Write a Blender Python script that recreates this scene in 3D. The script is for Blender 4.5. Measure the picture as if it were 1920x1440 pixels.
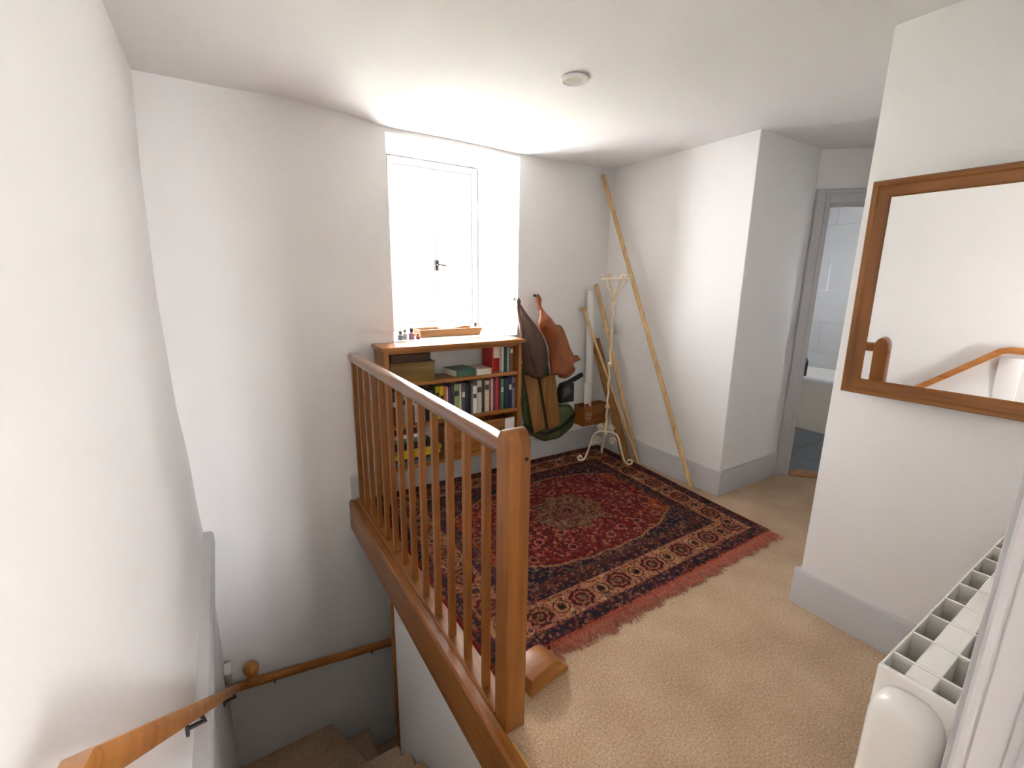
import bpy, bmesh, math, random
import numpy as np
from mathutils import Vector, Matrix, noise

for o in list(bpy.data.objects):
    bpy.data.objects.remove(o, do_unlink=True)
scene = bpy.context.scene
COL = scene.collection
random.seed(7)

# ---------------------------------------------------------------- camera
cam_d = bpy.data.cameras.new('camera')
cam = bpy.data.objects.new('camera', cam_d)
COL.objects.link(cam)
R_ = Vector((0.84350, -0.53695, 0.01390)); U_ = Vector((0.10595, 0.19170, 0.97572)); F_ = Vector((0.52658, 0.82155, -0.21858))
cam.matrix_world = Matrix(((R_.x, U_.x, -F_.x, 0.0), (R_.y, U_.y, -F_.y, 0.0), (R_.z, U_.z, -F_.z, 1.5), (0, 0, 0, 1)))
cam_d.sensor_fit = 'HORIZONTAL'; cam_d.sensor_width = 36.0
cam_d.lens = 851.1 / 1920 * 36
cam_d.clip_start = 0.02
scene.camera = cam

# ---------------------------------------------------------------- sky and exposure
SKY = 20.0
world = bpy.data.worlds.new('overcast_sky'); scene.world = world
world.use_nodes = True
bg = world.node_tree.nodes['Background']
bg.inputs[0].default_value = (0.965, 0.985, 1.04, 1); bg.inputs[1].default_value = SKY
vs = scene.view_settings
vs.view_transform = 'Standard'; vs.look = 'None'; vs.gamma = 1.0; vs.exposure = 2.1
vs.use_curve_mapping = False

def portal(name, loc, direction, sx, sy):
    l = bpy.data.lights.new(name, 'AREA'); l.shape = 'RECTANGLE'; l.size = sx; l.size_y = sy
    l.energy = 1.0; l.cycles.is_portal = True
    o = bpy.data.objects.new(name, l); COL.objects.link(o)
    o.location = loc
    o.rotation_euler = Vector(direction).to_track_quat('-Z', 'Y').to_euler()
portal('window_daylight', (1.52, 3.66, 1.77), (0, -1, 0), 0.78, 1.26)
portal('window_rear_offscreen', (1.325, -3.45, 1.1), (0, 1, 0), 0.6, 2.0)
portal('window_bathroom_offscreen', (5.15, 0.78, 1.575), (0, 1, 0), 0.55, 0.70)

# ---------------------------------------------------------------- helpers
def S(r, g, b):
    def f(c):
        c /= 255.0
        return c / 12.92 if c <= 0.04045 else ((c + 0.055) / 1.055) ** 2.4
    return (f(r), f(g), f(b), 1.0)

MATS = {}
def mat(name, col, rough=0.6, var=0.06, scale=8.0, bump=0.0, bscale=60.0, metal=0.0, spec=0.5, coat=0.0):
    """plain procedural surface: colour varied a little by noise, optional fine relief"""
    if name in MATS: return MATS[name]
    m = bpy.data.materials.new(name); m.use_nodes = True
    nt = m.node_tree; b = nt.nodes['Principled BSDF']
    tc = nt.nodes.new('ShaderNodeTexCoord')
    n = nt.nodes.new('ShaderNodeTexNoise'); n.inputs['Scale'].default_value = scale; n.inputs['Detail'].default_value = 4
    nt.links.new(tc.outputs['Object'], n.inputs['Vector'])
    r = nt.nodes.new('ShaderNodeValToRGB')
    c0 = [max(0, c * (1 - var)) for c in col[:3]]; c1 = [min(1, c * (1 + var)) for c in col[:3]]
    r.color_ramp.elements[0].position = 0.3; r.color_ramp.elements[1].position = 0.7
    r.color_ramp.elements[0].color = (*c0, 1); r.color_ramp.elements[1].color = (*c1, 1)
    nt.links.new(n.outputs['Fac'], r.inputs['Fac']); nt.links.new(r.outputs['Color'], b.inputs['Base Color'])
    b.inputs['Roughness'].default_value = rough; b.inputs['Metallic'].default_value = metal
    b.inputs['Specular IOR Level'].default_value = spec; b.inputs['Coat Weight'].default_value = coat
    b.inputs['Coat Roughness'].default_value = 0.15
    if bump:
        n2 = nt.nodes.new('ShaderNodeTexNoise'); n2.inputs['Scale'].default_value = bscale; n2.inputs['Detail'].default_value = 3
        nt.links.new(tc.outputs['Object'], n2.inputs['Vector'])
        bp = nt.nodes.new('ShaderNodeBump'); bp.inputs['Strength'].default_value = bump; bp.inputs['Distance'].default_value = 0.01
        nt.links.new(n2.outputs['Fac'], bp.inputs['Height']); nt.links.new(bp.outputs['Normal'], b.inputs['Normal'])
    MATS[name] = m
    return m

def wood(name, dark, light, axis='y', rough=0.4, coat=0.0, fine=34.0):
    if name in MATS: return MATS[name]
    m = bpy.data.materials.new(name); m.use_nodes = True
    nt = m.node_tree; b = nt.nodes['Principled BSDF']
    tc = nt.nodes.new('ShaderNodeTexCoord'); mp = nt.nodes.new('ShaderNodeMapping')
    sc = {'x': (1.6, fine, fine), 'y': (fine, 1.6, fine), 'z': (fine, fine, 1.6)}[axis]
    mp.inputs['Scale'].default_value = sc
    nt.links.new(tc.outputs['Object'], mp.inputs['Vector'])
    n = nt.nodes.new('ShaderNodeTexNoise'); n.inputs['Scale'].default_value = 1.0; n.inputs['Detail'].default_value = 5; n.inputs['Distortion'].default_value = 0.6
    nt.links.new(mp.outputs['Vector'], n.inputs['Vector'])
    n3 = nt.nodes.new('ShaderNodeTexNoise'); n3.inputs['Scale'].default_value = 5.0
    nt.links.new(tc.outputs['Object'], n3.inputs['Vector'])
    mx = nt.nodes.new('ShaderNodeMath'); mx.operation = 'MULTIPLY_ADD'; mx.inputs[1].default_value = 0.35
    nt.links.new(n3.outputs['Fac'], mx.inputs[0]); nt.links.new(n.outputs['Fac'], mx.inputs[2])
    r = nt.nodes.new('ShaderNodeValToRGB')
    r.color_ramp.elements[0].position = 0.45; r.color_ramp.elements[1].position = 0.9
    r.color_ramp.elements[0].color = dark; r.color_ramp.elements[1].color = light
    nt.links.new(mx.outputs[0], r.inputs['Fac']); nt.links.new(r.outputs['Color'], b.inputs['Base Color'])
    b.inputs['Roughness'].default_value = rough; b.inputs['Coat Weight'].default_value = coat; b.inputs['Coat Roughness'].default_value = 0.2
    bp = nt.nodes.new('ShaderNodeBump'); bp.inputs['Strength'].default_value = 0.08; bp.inputs['Distance'].default_value = 0.004
    nt.links.new(n.outputs['Fac'], bp.inputs['Height']); nt.links.new(bp.outputs['Normal'], b.inputs['Normal'])
    MATS[name] = m
    return m

def woods(base, dark, light, **k):
    return {a: wood(base + '_grain_' + a, dark, light, axis=a, **k) for a in 'xyz'}

def glass_mat(name, tint=(1, 1, 1, 1), gloss=0.06):
    m = bpy.data.materials.new(name); m.use_nodes = True
    nt = m.node_tree; nt.nodes.clear()
    out = nt.nodes.new('ShaderNodeOutputMaterial'); mix = nt.nodes.new('ShaderNodeMixShader')
    t = nt.nodes.new('ShaderNodeBsdfTransparent'); t.inputs[0].default_value = tint
    g = nt.nodes.new('ShaderNodeBsdfGlossy'); g.inputs['Roughness'].default_value = 0.02
    mix.inputs[0].default_value = gloss
    nt.links.new(t.outputs[0], mix.inputs[1]); nt.links.new(g.outputs[0], mix.inputs[2]); nt.links.new(mix.outputs[0], out.inputs[0])
    return m

def B(): return bmesh.new()

def add_box(bm, x0, x1, y0, y1, z0, z1, bev=0.0, seg=2, M=None):
    t = bmesh.new()
    bmesh.ops.create_cube(t, size=1.0)
    for v in t.verts:
        v.co = Vector(((x0 + x1) / 2 + v.co.x * (x1 - x0), (y0 + y1) / 2 + v.co.y * (y1 - y0), (z0 + z1) / 2 + v.co.z * (z1 - z0)))
    if bev > 0:
        bmesh.ops.bevel(t, geom=list(t.edges), offset=bev, segments=seg, profile=0.5, affect='EDGES')
    if M is not None: bmesh.ops.transform(t, matrix=M, verts=t.verts)
    merge(bm, t)
    return bm

def merge(bm, t):
    me = bpy.data.meshes.new('tmp'); t.to_mesh(me); t.free(); bm.from_mesh(me); bpy.data.meshes.remove(me)

def add_prism(bm, pts, d0, d1, plane='xy', bev=0.0, seg=2):
    """extrude a 2D outline: plane xy along z, xz along y, yz along x"""
    def P(a, b, d):
        return {'xy': (a, b, d), 'xz': (a, d, b), 'yz': (d, a, b)}[plane]
    t = bmesh.new()
    v0 = [t.verts.new(P(a, b, d0)) for a, b in pts]; v1 = [t.verts.new(P(a, b, d1)) for a, b in pts]
    n = len(pts)
    f0 = t.faces.new(v0); f1 = t.faces.new(v1[::-1])
    for i in range(n): t.faces.new((v0[i], v1[i], v1[(i + 1) % n], v0[(i + 1) % n]))
    bmesh.ops.recalc_face_normals(t, faces=t.faces)
    if bev > 0:
        es = [e for e in list(f0.edges) + list(f1.edges)]
        bmesh.ops.bevel(t, geom=es, offset=bev, segments=seg, profile=0.5, affect='EDGES')
    merge(bm, t)
    return bm

def frames(path):
    P = [Vector(p) for p in path]; out = []
    ref = None
    for i, p in enumerate(P):
        a = P[max(i - 1, 0)]; c = P[min(i + 1, len(P) - 1)]
        d = (c - a).normalized()
        if ref is None:
            ref = Vector((0, 0, 1)) if abs(d.z) < 0.95 else Vector((0, 1, 0))
        s = d.cross(ref)
        if s.length < 1e-4: s = d.orthogonal()
        s.normalize(); u = s.cross(d).normalized(); ref = u
        out.append((p, s, u))
    return out

def add_sweep(bm, path, prof, caps=True):
    """prof: list of (side, up) or function(i) giving it"""
    t = bmesh.new(); rings = []
    fr = frames(path)
    for i, (p, s, u) in enumerate(fr):
        pr = prof(i) if callable(prof) else prof
        rings.append([t.verts.new(p + s * a + u * b) for a, b in pr])
    n = len(rings[0])
    for i in range(len(rings) - 1):
        for j in range(n):
            t.faces.new((rings[i][j], rings[i][(j + 1) % n], rings[i + 1][(j + 1) % n], rings[i + 1][j]))
    if caps:
        t.faces.new(rings[0][::-1]); t.faces.new(rings[-1])
    bmesh.ops.recalc_face_normals(t, faces=t.faces)
    merge(bm, t)
    return bm

def circ(r, n=12, rb=None):
    return [(r * math.cos(2 * math.pi * k / n), (rb or r) * math.sin(2 * math.pi * k / n)) for k in range(n)]

def add_tube(bm, path, r, n=10):
    if isinstance(r, (list, tuple)):
        return add_sweep(bm, path, lambda i: circ(r[i], n))
    return add_sweep(bm, path, circ(r, n))

def add_lathe(bm, prof, c, n=24, axis='z'):
    """prof: list of (radius, height)"""
    t = bmesh.new(); rings = []
    for r, h in prof:
        ring = []
        for k in range(n):
            a = 2 * math.pi * k / n
            x, y = r * math.cos(a), r * math.sin(a)
            q = {'z': (x, y, h), 'y': (x, h, y), 'x': (h, x, y)}[axis]
            ring.append(t.verts.new(Vector(q) + Vector(c)))
        rings.append(ring)
    for i in range(len(rings) - 1):
        for k in range(n):
            t.faces.new((rings[i][k], rings[i][(k + 1) % n], rings[i + 1][(k + 1) % n], rings[i + 1][k]))
    t.faces.new(rings[0]); t.faces.new(rings[-1])
    bmesh.ops.remove_doubles(t, verts=t.verts, dist=1e-5)
    bmesh.ops.recalc_face_normals(t, faces=t.faces)
    merge(bm, t)
    return bm

def obj(name, bm, m, parent=None, origin=None, sharp=35):
    me = bpy.data.meshes.new(name)
    bmesh.ops.recalc_face_normals(bm, faces=bm.faces)
    if origin is None:
        if parent is not None: origin = parent.matrix_basis.translation.copy() if parent.parent is None else (parent.parent.matrix_basis.translation + parent.matrix_basis.translation)
        else:
            xs = [v.co for v in bm.verts]
            lo = Vector((min(v.x for v in xs), min(v.y for v in xs), min(v.z for v in xs))); hi = Vector((max(v.x for v in xs), max(v.y for v in xs), max(v.z for v in xs)))
            origin = Vector(((lo.x + hi.x) / 2, (lo.y + hi.y) / 2, lo.z))
    origin = Vector(origin)
    bmesh.ops.translate(bm, verts=bm.verts, vec=-origin)
    bm.to_mesh(me); bm.free()
    me.polygons.foreach_set('use_smooth', [True] * len(me.polygons))
    me.set_sharp_from_angle(angle=math.radians(sharp))
    me.materials.append(m)
    o = bpy.data.objects.new(name, me); COL.objects.link(o)
    if parent is not None:
        o.parent = parent
    else:
        o.location = origin
    return o

def tag(o, label, cat, group=None):
    o['label'] = label; o['category'] = cat
    if group: o['group'] = group
    return o

def thing(name, loc, label=None, cat=None, group=None):
    o = bpy.data.objects.new(name, None); COL.objects.link(o); o.location = loc
    o.empty_display_size = 0.1
    if label: tag(o, label, cat, group)
    return o

def struct(name, bm, m, parent=None, **k):
    o = obj(name, bm, m, parent, **k)
    if parent is None: o['kind'] = 'structure'
    return o

def struct_root(name, loc):
    o = thing(name, loc); o['kind'] = 'structure'
    return o

def dup(o, parent, loc):
    c = o.copy(); COL.objects.link(c); c.parent = parent; c.location = loc
    return c

# ---------------------------------------------------------------- materials
M_WALL = mat('warm_white_plaster', S(245, 243, 241), 0.85, 0.008, 1.5, 0.06, 14)
M_CEIL = mat('white_ceiling_plaster', S(246, 244, 242), 0.85, 0.008, 1.2, 0.05, 10)
M_GREY = mat('grey_joinery_paint', S(200, 198, 199), 0.4, 0.02, 3)
M_WHITE = mat('white_gloss_paint', S(235, 233, 230), 0.35, 0.01, 3)
M_RAD = mat('white_enamel', S(238, 234, 226), 0.22, 0.008, 3)
M_CREAM = mat('cream_painted_iron', S(226, 208, 174), 0.45, 0.08, 20, 0.1, 80)
RAILW = woods('varnished_pine', S(120, 67, 20), S(158, 98, 38), rough=0.45, coat=0.12)
RAILH = wood('polished_pine_handrail', S(108, 62, 24), S(146, 92, 44), 'y', 0.3, 0.8)
RAILH.node_tree.nodes['Principled BSDF'].inputs['Coat Roughness'].default_value = 0.09
OAK = woods('honey_oak', S(164, 98, 38), S(205, 140, 70), rough=0.36, coat=0.3)
SHELF = woods('amber_pine', S(130, 74, 24), S(178, 114, 50), rough=0.42, coat=0.12)
FRAME = woods('red_brown_wood', S(120, 70, 22), S(158, 99, 38), rough=0.4, coat=0.15)
PALE = woods('pale_ash', S(188, 148, 94), S(224, 188, 134), rough=0.5)
TANW = woods('tan_wood', S(126, 80, 36), S(164, 114, 60), rough=0.55)
M_BLACK = mat('black_plastic', S(28, 28, 30), 0.45, 0.1)
M_PAPER = mat('white_paper', S(235, 232, 225), 0.8, 0.02)
M_BRASS = mat('brass', S(226, 190, 110), 0.35, 0.04, metal=0.6)
M_IRON = mat('dark_iron', S(60, 56, 52), 0.5, 0.1, metal=0.4)

def carpet_mat(name, c0, c1, c2):
    m = bpy.data.materials.new(name); m.use_nodes = True
    nt = m.node_tree; b = nt.nodes['Principled BSDF']
    tc = nt.nodes.new('ShaderNodeTexCoord')
    n = nt.nodes.new('ShaderNodeTexNoise'); n.inputs['Scale'].default_value = 130; n.inputs['Detail'].default_value = 6; n.inputs['Roughness'].default_value = 0.75
    n2 = nt.nodes.new('ShaderNodeTexNoise'); n2.inputs['Scale'].default_value = 4.0
    nt.links.new(tc.outputs['Object'], n.inputs['Vector']); nt.links.new(tc.outputs['Object'], n2.inputs['Vector'])
    ma = nt.nodes.new('ShaderNodeMath'); ma.operation = 'MULTIPLY_ADD'; ma.inputs[1].default_value = 0.22
    nt.links.new(n2.outputs['Fac'], ma.inputs[0]); nt.links.new(n.outputs['Fac'], ma.inputs[2])
    r = nt.nodes.new('ShaderNodeValToRGB')
    e = r.color_ramp.elements; e[0].position = 0.42; e[0].color = c0; e[1].position = 0.8; e[1].color = c2
    x = e.new(0.6); x.color = c1
    nt.links.new(ma.outputs[0], r.inputs['Fac']); nt.links.new(r.outputs['Color'], b.inputs['Base Color'])
    b.inputs['Roughness'].default_value = 0.95; b.inputs['Specular IOR Level'].default_value = 0.1
    b.inputs['Sheen Weight'].default_value = 0.15
    bp = nt.nodes.new('ShaderNodeBump'); bp.inputs['Strength'].default_value = 0.5; bp.inputs['Distance'].default_value = 0.006
    nt.links.new(n.outputs['Fac'], bp.inputs['Height']); nt.links.new(bp.outputs['Normal'], b.inputs['Normal'])
    return m
M_CARPET = carpet_mat('beige_twist_carpet', S(150, 120, 92), S(186, 156, 125), S(218, 192, 162))

# ================================================================ THE SETTING
# ---- landing floor with the stairwell left open
b = B()
add_prism(b, [(0.66, 0.68), (-0.45, 0.68), (-0.45, -3.4), (2.6, -3.4), (2.6, 0.8), (4.68, 0.80), (3.71, 1.775), (3.0, 1.775), (3.0, 3.1), (0.66, 3.1)], -0.2, 0.0)
struct('floor', b, M_CARPET, origin=(0, 0, 0))

# ---- window wall with a deep splayed recess
b = B()
YF, YB = 3.04, 3.62
hf = [(0.985, 1.092), (1.99, 1.092), (1.99, 2.402), (0.985, 2.402)]
hb = [(1.15, 1.092), (1.90, 1.092), (1.90, 2.405), (1.15, 2.405)]
of = [(-0.5, -3.0), (3.06, -3.0), (3.06, 2.7), (-0.5, 2.7)]
vo0 = [b.verts.new((x, YF, z)) for x, z in of]; vo1 = [b.verts.new((x, YB, z)) for x, z in of]
vf = [b.verts.new((x, YF, z)) for x, z in hf]; vb = [b.verts.new((x, YB, z)) for x, z in hb]
for i in range(4):
    j = (i + 1) % 4
    b.faces.new((vo0[i], vo0[j], vf[j], vf[i])); b.faces.new((vf[i], vf[j], vb[j], vb[i]))
    b.faces.new((vb[i], vb[j], vo1[j], vo1[i])); b.faces.new((vo0[i], vo1[i], vo1[j], vo0[j]))
struct('wall_back', b, M_WALL, origin=(0, 0, 0))

# ---- old left wall, slightly bowed
def xl(z):
    pts = [(-3.0, -0.21), (-0.2, -0.215), (0.4, -0.235), (0.9, -0.26), (1.4, -0.268), (1.9, -0.258), (2.5, -0.235), (2.7, -0.235)]
    for (z0, a), (z1, c) in zip(pts, pts[1:]):
        if z <= z1:
            t = (z - z0) / (z1 - z0); t = t * t * (3 - 2 * t)
            return a + (c - a) * t
    return pts[-1][1]
b = B()
zs = [-3.0, -2, -1, -0.6] + [-0.4 + 0.1 * k for k in range(32)]
ys = [-3.4, -1.0, 0.0, 1.0, 2.0, 2.6, 3.1]
g = [[b.verts.new((xl(z), y, z)) for z in zs] for y in ys]
for i in range(len(ys) - 1):
    for j in range(len(zs) - 1): b.faces.new((g[i][j], g[i + 1][j], g[i + 1][j + 1], g[i][j + 1]))
bk = [b.verts.new((-0.5, y, z)) for y, z in ((-3.4, -3.0), (3.1, -3.0), (3.1, zs[-1]), (-3.4, zs[-1]))]
b.faces.new(bk)
b.faces.new([g[0][j] for j in range(len(zs))] + [bk[3], bk[0]])
b.faces.new([g[-1][j] for j in range(len(zs))] + [bk[2], bk[1]])
b.faces.new([g[i][0] for i in range(len(ys))] + [bk[1], bk[0]])
b.faces.new([g[i][-1] for i in range(len(ys))] + [bk[2], bk[3]])
struct('wall_left', b, M_WALL, origin=(0, 0, 0), sharp=50)

# ---- the other walls
b = B(); add_prism(b, [(2.93, 3.1), (2.93, 1.774), (2.934, 1.77), (3.74, 1.77), (3.74, 1.9), (3.06, 1.9), (3.06, 3.1)], -0.2, 2.7); struct('wall_right', b, M_WALL)
b = B(); add_box(b, 2.22, 2.36, -0.04, 0.874, -0.2, 2.7, 0.006); struct('wall_inner', b, M_WALL)
b = B(); add_box(b, 2.30, 4.80, 0.754, 0.874, -0.2, 2.7, 0.004); struct('wall_passage', b, M_WALL)
b = B(); add_box(b, 0.77, 2.3, -0.06, 0.075, -0.2, 2.7)
struct('wall_front', b, M_WALL)
# rear room with its big window
b = B()
add_box(b, -0.5, 1.05, -3.4, -3.25, -0.2, 2.7); add_box(b, 1.60, 2.7, -3.4, -3.25, -0.2, 2.7)
add_box(b, 1.05, 1.60, -3.4, -3.25, -0.2, 0.15); add_box(b, 1.05, 1.60, -3.4, -3.25, 2.05, 2.7)
struct('wall_rear', b, M_WALL)
b = B(); add_box(b, 2.5, 2.65, -3.25, 0.0, -0.2, 2.7); struct('wall_rear_room', b, M_WALL)

# ---- ceiling, uneven old plaster
def zc(x):
    pts = [(-0.6, 2.462), (0.1, 2.468), (0.45, 2.482), (0.75, 2.462), (1.0, 2.43), (1.5, 2.43), (2.0, 2.422), (3.0, 2.435), (6.3, 2.44)]
    for (a, p), (c, q) in zip(pts, pts[1:]):
        if x <= c:
            t = (x - a) / (c - a); t = t * t * (3 - 2 * t)
            return p + (q - p) * t
    return 2.44
b = B()
xs = [-0.6 + 0.06 * k for k in range(60)] + [3.2, 4.0, 5.0, 6.2]
rows = []
for y in (-3.5, -1, 1, 2.4, 3.1, 4.3):
    # the sag sits close to the window wall only
    w = min(1, max(0, (y - 1.0) / 2.0))
    rows.append([b.verts.new((x, y, 2.445 + (zc(x) - 2.445) * w)) for x in xs])
for i in range(5):
    for j in range(len(xs) - 1): b.faces.new((rows[i][j], rows[i][j + 1], rows[i + 1][j + 1], rows[i + 1][j]))
t = [b.verts.new((x, y, 2.8)) for x, y in ((-0.6, -3.5), (6.2, -3.5), (6.2, 4.3), (-0.6, 4.3))]
b.faces.new(t)
b.faces.new(rows[0] + [t[1], t[0]]); b.faces.new(rows[-1] + [t[2], t[3]])
b.faces.new([r[0] for r in rows] + [t[3], t[0]]); b.faces.new([r[-1] for r in rows] + [t[2], t[1]])
struct('ceiling', b, M_CEIL, origin=(0, 0, 0), sharp=60)

# ---- grey skirting boards
SK = [(0, 0), (0.02, 0), (0.02, 0.165), (0.012, 0.18), (0, 0.182)]
def skirting(name, p0, p1, nrm):
    """board from p0 to p1 on a wall whose outward normal is nrm"""
    b = B(); t = bmesh.new(); P0 = Vector((*p0, 0)); P1 = Vector((*p1, 0)); N = Vector((*nrm, 0)).normalized()
    a = [t.verts.new(P0 + N * (d + 0.0005) + Vector((0, 0, h + 0.001))) for d, h in SK]
    c = [t.verts.new(P1 + N * (d + 0.0005) + Vector((0, 0, h + 0.001))) for d, h in SK]
    for i in range(5): t.faces.new((a[i], a[(i + 1) % 5], c[(i + 1) % 5], c[i]))
    t.faces.new(a); t.faces.new(c)
    bmesh.ops.recalc_face_normals(t, faces=t.faces); merge(b, t)
    struct(name, b, M_GREY)
skirting('baseboard_back', (0.635, 3.04), (2.909, 3.04), (0, -1))
skirting('baseboard_right', (2.93, 1.748), (2.93, 3.04), (-1, 0))
skirting('baseboard_hall', (2.93, 1.77), (3.70, 1.77), (0, -1))
skirting('baseboard_mirror', (2.22, 0.098), (2.22, 0.895), (-1, 0))
skirting('baseboard_passage', (2.22, 0.874), (4.5, 0.874), (0, 1))
skirting('baseboard_front', (0.87, 0.075), (2.2, 0.075), (0, 1))

# ---- trim around the stairwell
b = B()
add_prism(b, [(0.620, -0.200), (0.66, -0.2), (0.66, 0.0), (0.664, 0.010), (0.664, 0.014), (0.632, 0.014), (0.622, 0.004), (0.620, -0.008)], 0.69, 3.038, 'xz')
struct('trim_1', b, RAILW['y'])
b = B(); add_box(b, 0.652, 0.748, 2.272, 2.300, -2.6, -0.2, 0.004); struct('trim_2', b, RAILW['z'])
# grey ledge along the left wall at landing level
b = B(); add_prism(b, [(-0.224, -0.075), (-0.172, -0.075), (-0.170, -0.05), (-0.172, 0.004), (-0.182, 0.018), (-0.229, 0.022)], 0.70, 3.036, 'xz')
struct('trim_3', b, M_GREY)
b = B(); add_box(b, 0.667, 0.745, 0.70, 2.272, -2.8, -0.2); struct('wall_stair', b, M_WALL)
b = B(); add_box(b, 0.745, 3.0, 2.15, 2.25, -2.8, -0.2); struct('wall_under', b, M_WALL)  # unseen wall added to keep sky light from leaking in under the landing
b = B(); add_box(b, 3.0, 3.1, 2.1, 3.1, -3.0, -0.2); struct('wall_lower', b, M_WALL)  # unseen end wall, added to close off the same light leak
b = B(); add_box(b, -0.5, 3.1, 0.3, 3.1, -3.0, -2.8); struct('floor_lower', b, M_CARPET)
b = B(); add_box(b, -0.5, 0.75, 0.25, 0.45, -2.8, -0.2); struct('wall_below', b, M_WALL)
b = B(); add_box(b, -0.262, -0.236, 0.55, 0.665, 0.001, 0.85, 0.004); struct('trim_4', b, M_WALL)

# ---- staircase: seven straight steps, three winders, then the flight under the landing
st = thing('staircase', (0.2, 1.8, -2.8), 'beige carpeted stairs winding down beneath the landing', 'stairs')
RS, GO = 0.19, 0.227
for k in range(1, 8):
    b = B(); y0 = 0.68 + GO * (k - 1); x0 = xl(-RS * k) + 0.004
    add_prism(b, [(y0 + 0.001, -2.79), (y0 + GO - 0.001, -2.79), (y0 + GO - 0.001, -RS * k - 0.05), (y0 + GO + 0.018, -RS * k - 0.035), (y0 + GO + 0.018, -RS * k - 0.012), (y0 + GO + 0.008, -RS * k), (y0 + 0.001, -RS * k)], -0.208, 0.655, 'yz')
    obj('step', b, M_CARPET, st)
pv = (0.648, 2.295)
for k, poly in enumerate([[pv, (-0.208, 2.295), (-0.208, 2.70)], [pv, (-0.208, 2.704), (-0.208, 3.036), (0.383, 3.036)], [pv, (0.387, 3.036), (0.648, 3.036)]]):
    b = B(); add_prism(b, poly, -2.79, (-1.54, -1.75, -1.96)[k], 'xy', 0.006); obj('step', b, M_CARPET, st)
for k in range(4):
    b = B(); x0 = 0.652 + 0.23 * k; add_box(b, x0 + (0.1 if k == 0 else 0) * 0, x0 + 0.228, 2.304, 3.036, -2.79, max(-2.16 - 0.2 * k, -2.78), 0.006); obj('step', b, M_CARPET, st)

# ---- window
WY = 3.54
win = struct_root('window_1', (1.525, WY, 1.10))
b = B()
add_box(b, 1.152, 1.196, WY - 0.005, WY + 0.075, 1.10, 2.40, 0.004); add_box(b, 1.858, 1.900, WY - 0.005, WY + 0.075, 1.10, 2.40, 0.004)
add_box(b, 1.196, 1.858, WY - 0.005, WY + 0.075, 2.352, 2.40, 0.004); add_box(b, 1.196, 1.858, WY - 0.03, WY + 0.075, 1.10, 1.168, 0.006)
obj('window_frame', b, M_GREY, win)
M_PANE = glass_mat('window_glass', gloss=0.05)
for x0, x1 in ((1.199, 1.529), (1.531, 1.855)):
    c = thing('casement', (0, 0, 0)); c.parent = win
    y0, y1 = WY + 0.012, WY + 0.052
    b = B(); add_box(b, x0, x0 + 0.028, y0, y1, 1.170, 2.350, 0.003); obj('stile', b, M_GREY, c, origin=win.location)
    b = B(); add_box(b, x1 - 0.028, x1, y0, y1, 1.170, 2.350, 0.003); obj('stile', b, M_GREY, c, origin=win.location)
    b = B(); add_box(b, x0 + 0.028, x1 - 0.028, y0, y1, 2.322, 2.350, 0.003); obj('rail', b, M_GREY, c, origin=win.location)
    b = B(); add_box(b, x0 + 0.028, x1 - 0.028, y0, y1, 1.170, 1.202, 0.003); obj('rail', b, M_GREY, c, origin=win.location)
    zz = [1.202, 1.465, 1.755, 2.047, 2.322]
    for z in zz[1:4]:
        b = B(); add_box(b, x0 + 0.028, x1 - 0.028, y0 + 0.004, y1 - 0.004, z - 0.013, z + 0.013, 0.003); obj('muntin', b, M_GREY, c, origin=win.location)
    for za, zb in zip(zz, zz[1:]):
        b = B(); add_box(b, x0 + 0.028, x1 - 0.028, WY + 0.030, WY + 0.034, za + 0.008, zb - 0.008); obj('pane', b, M_PANE, c, origin=win.location)
b = B(); add_box(b, 1.515, 1.545, WY + 0.000, WY + 0.012, 1.585, 1.665, 0.004)
add_tube(b, [(1.53, WY + 0.003, 1.63), (1.53, WY - 0.03, 1.63)], 0.007); add_tube(b, [(1.53, WY - 0.03, 1.63), (1.57, WY - 0.032, 1.628), (1.60, WY - 0.034, 1.622)], [0.008, 0.007, 0.008])
obj('handle', b, M_IRON, win)
# rear and bathroom windows (behind the camera / round the corner)
for nm, c0, c1, z0, z1, dpos, ax in (('window_2', 1.05, 1.60, 0.15, 2.05, -3.35, 'x'), ('window_3', 4.90, 5.40, 1.25, 1.90, 0.84, 'x')):
    r_ = struct_root(nm, ((c0 + c1) / 2, dpos, z0) if ax == 'x' else (dpos, (c0 + c1) / 2, z0))
    def wbox(bm, a0, a1, d0, d1, za, zb):
        if ax == 'x': add_box(bm, a0, a1, dpos + d0, dpos + d1, za, zb)
        else: add_box(bm, dpos + d0, dpos + d1, a0, a1, za, zb)
    b = B()
    wbox(b, c0, c0 + 0.05, 0, 0.05, z0, z1); wbox(b, c1 - 0.05, c1, 0, 0.05, z0, z1)
    wbox(b, c0, c1, 0, 0.05, z1 - 0.05, z1); wbox(b, c0, c1, 0, 0.05, z0, z0 + 0.05); wbox(b, (c0 + c1) / 2 - 0.02, (c0 + c1) / 2 + 0.02, 0, 0.05, z0, z1)
    obj('window_frame', b, M_WHITE, r_)
    b = B(); wbox(b, c0 + 0.04, c1 - 0.04, 0.022, 0.026, z0 + 0.04, z1 - 0.04); obj('pane', b, M_PANE, r_)

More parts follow.
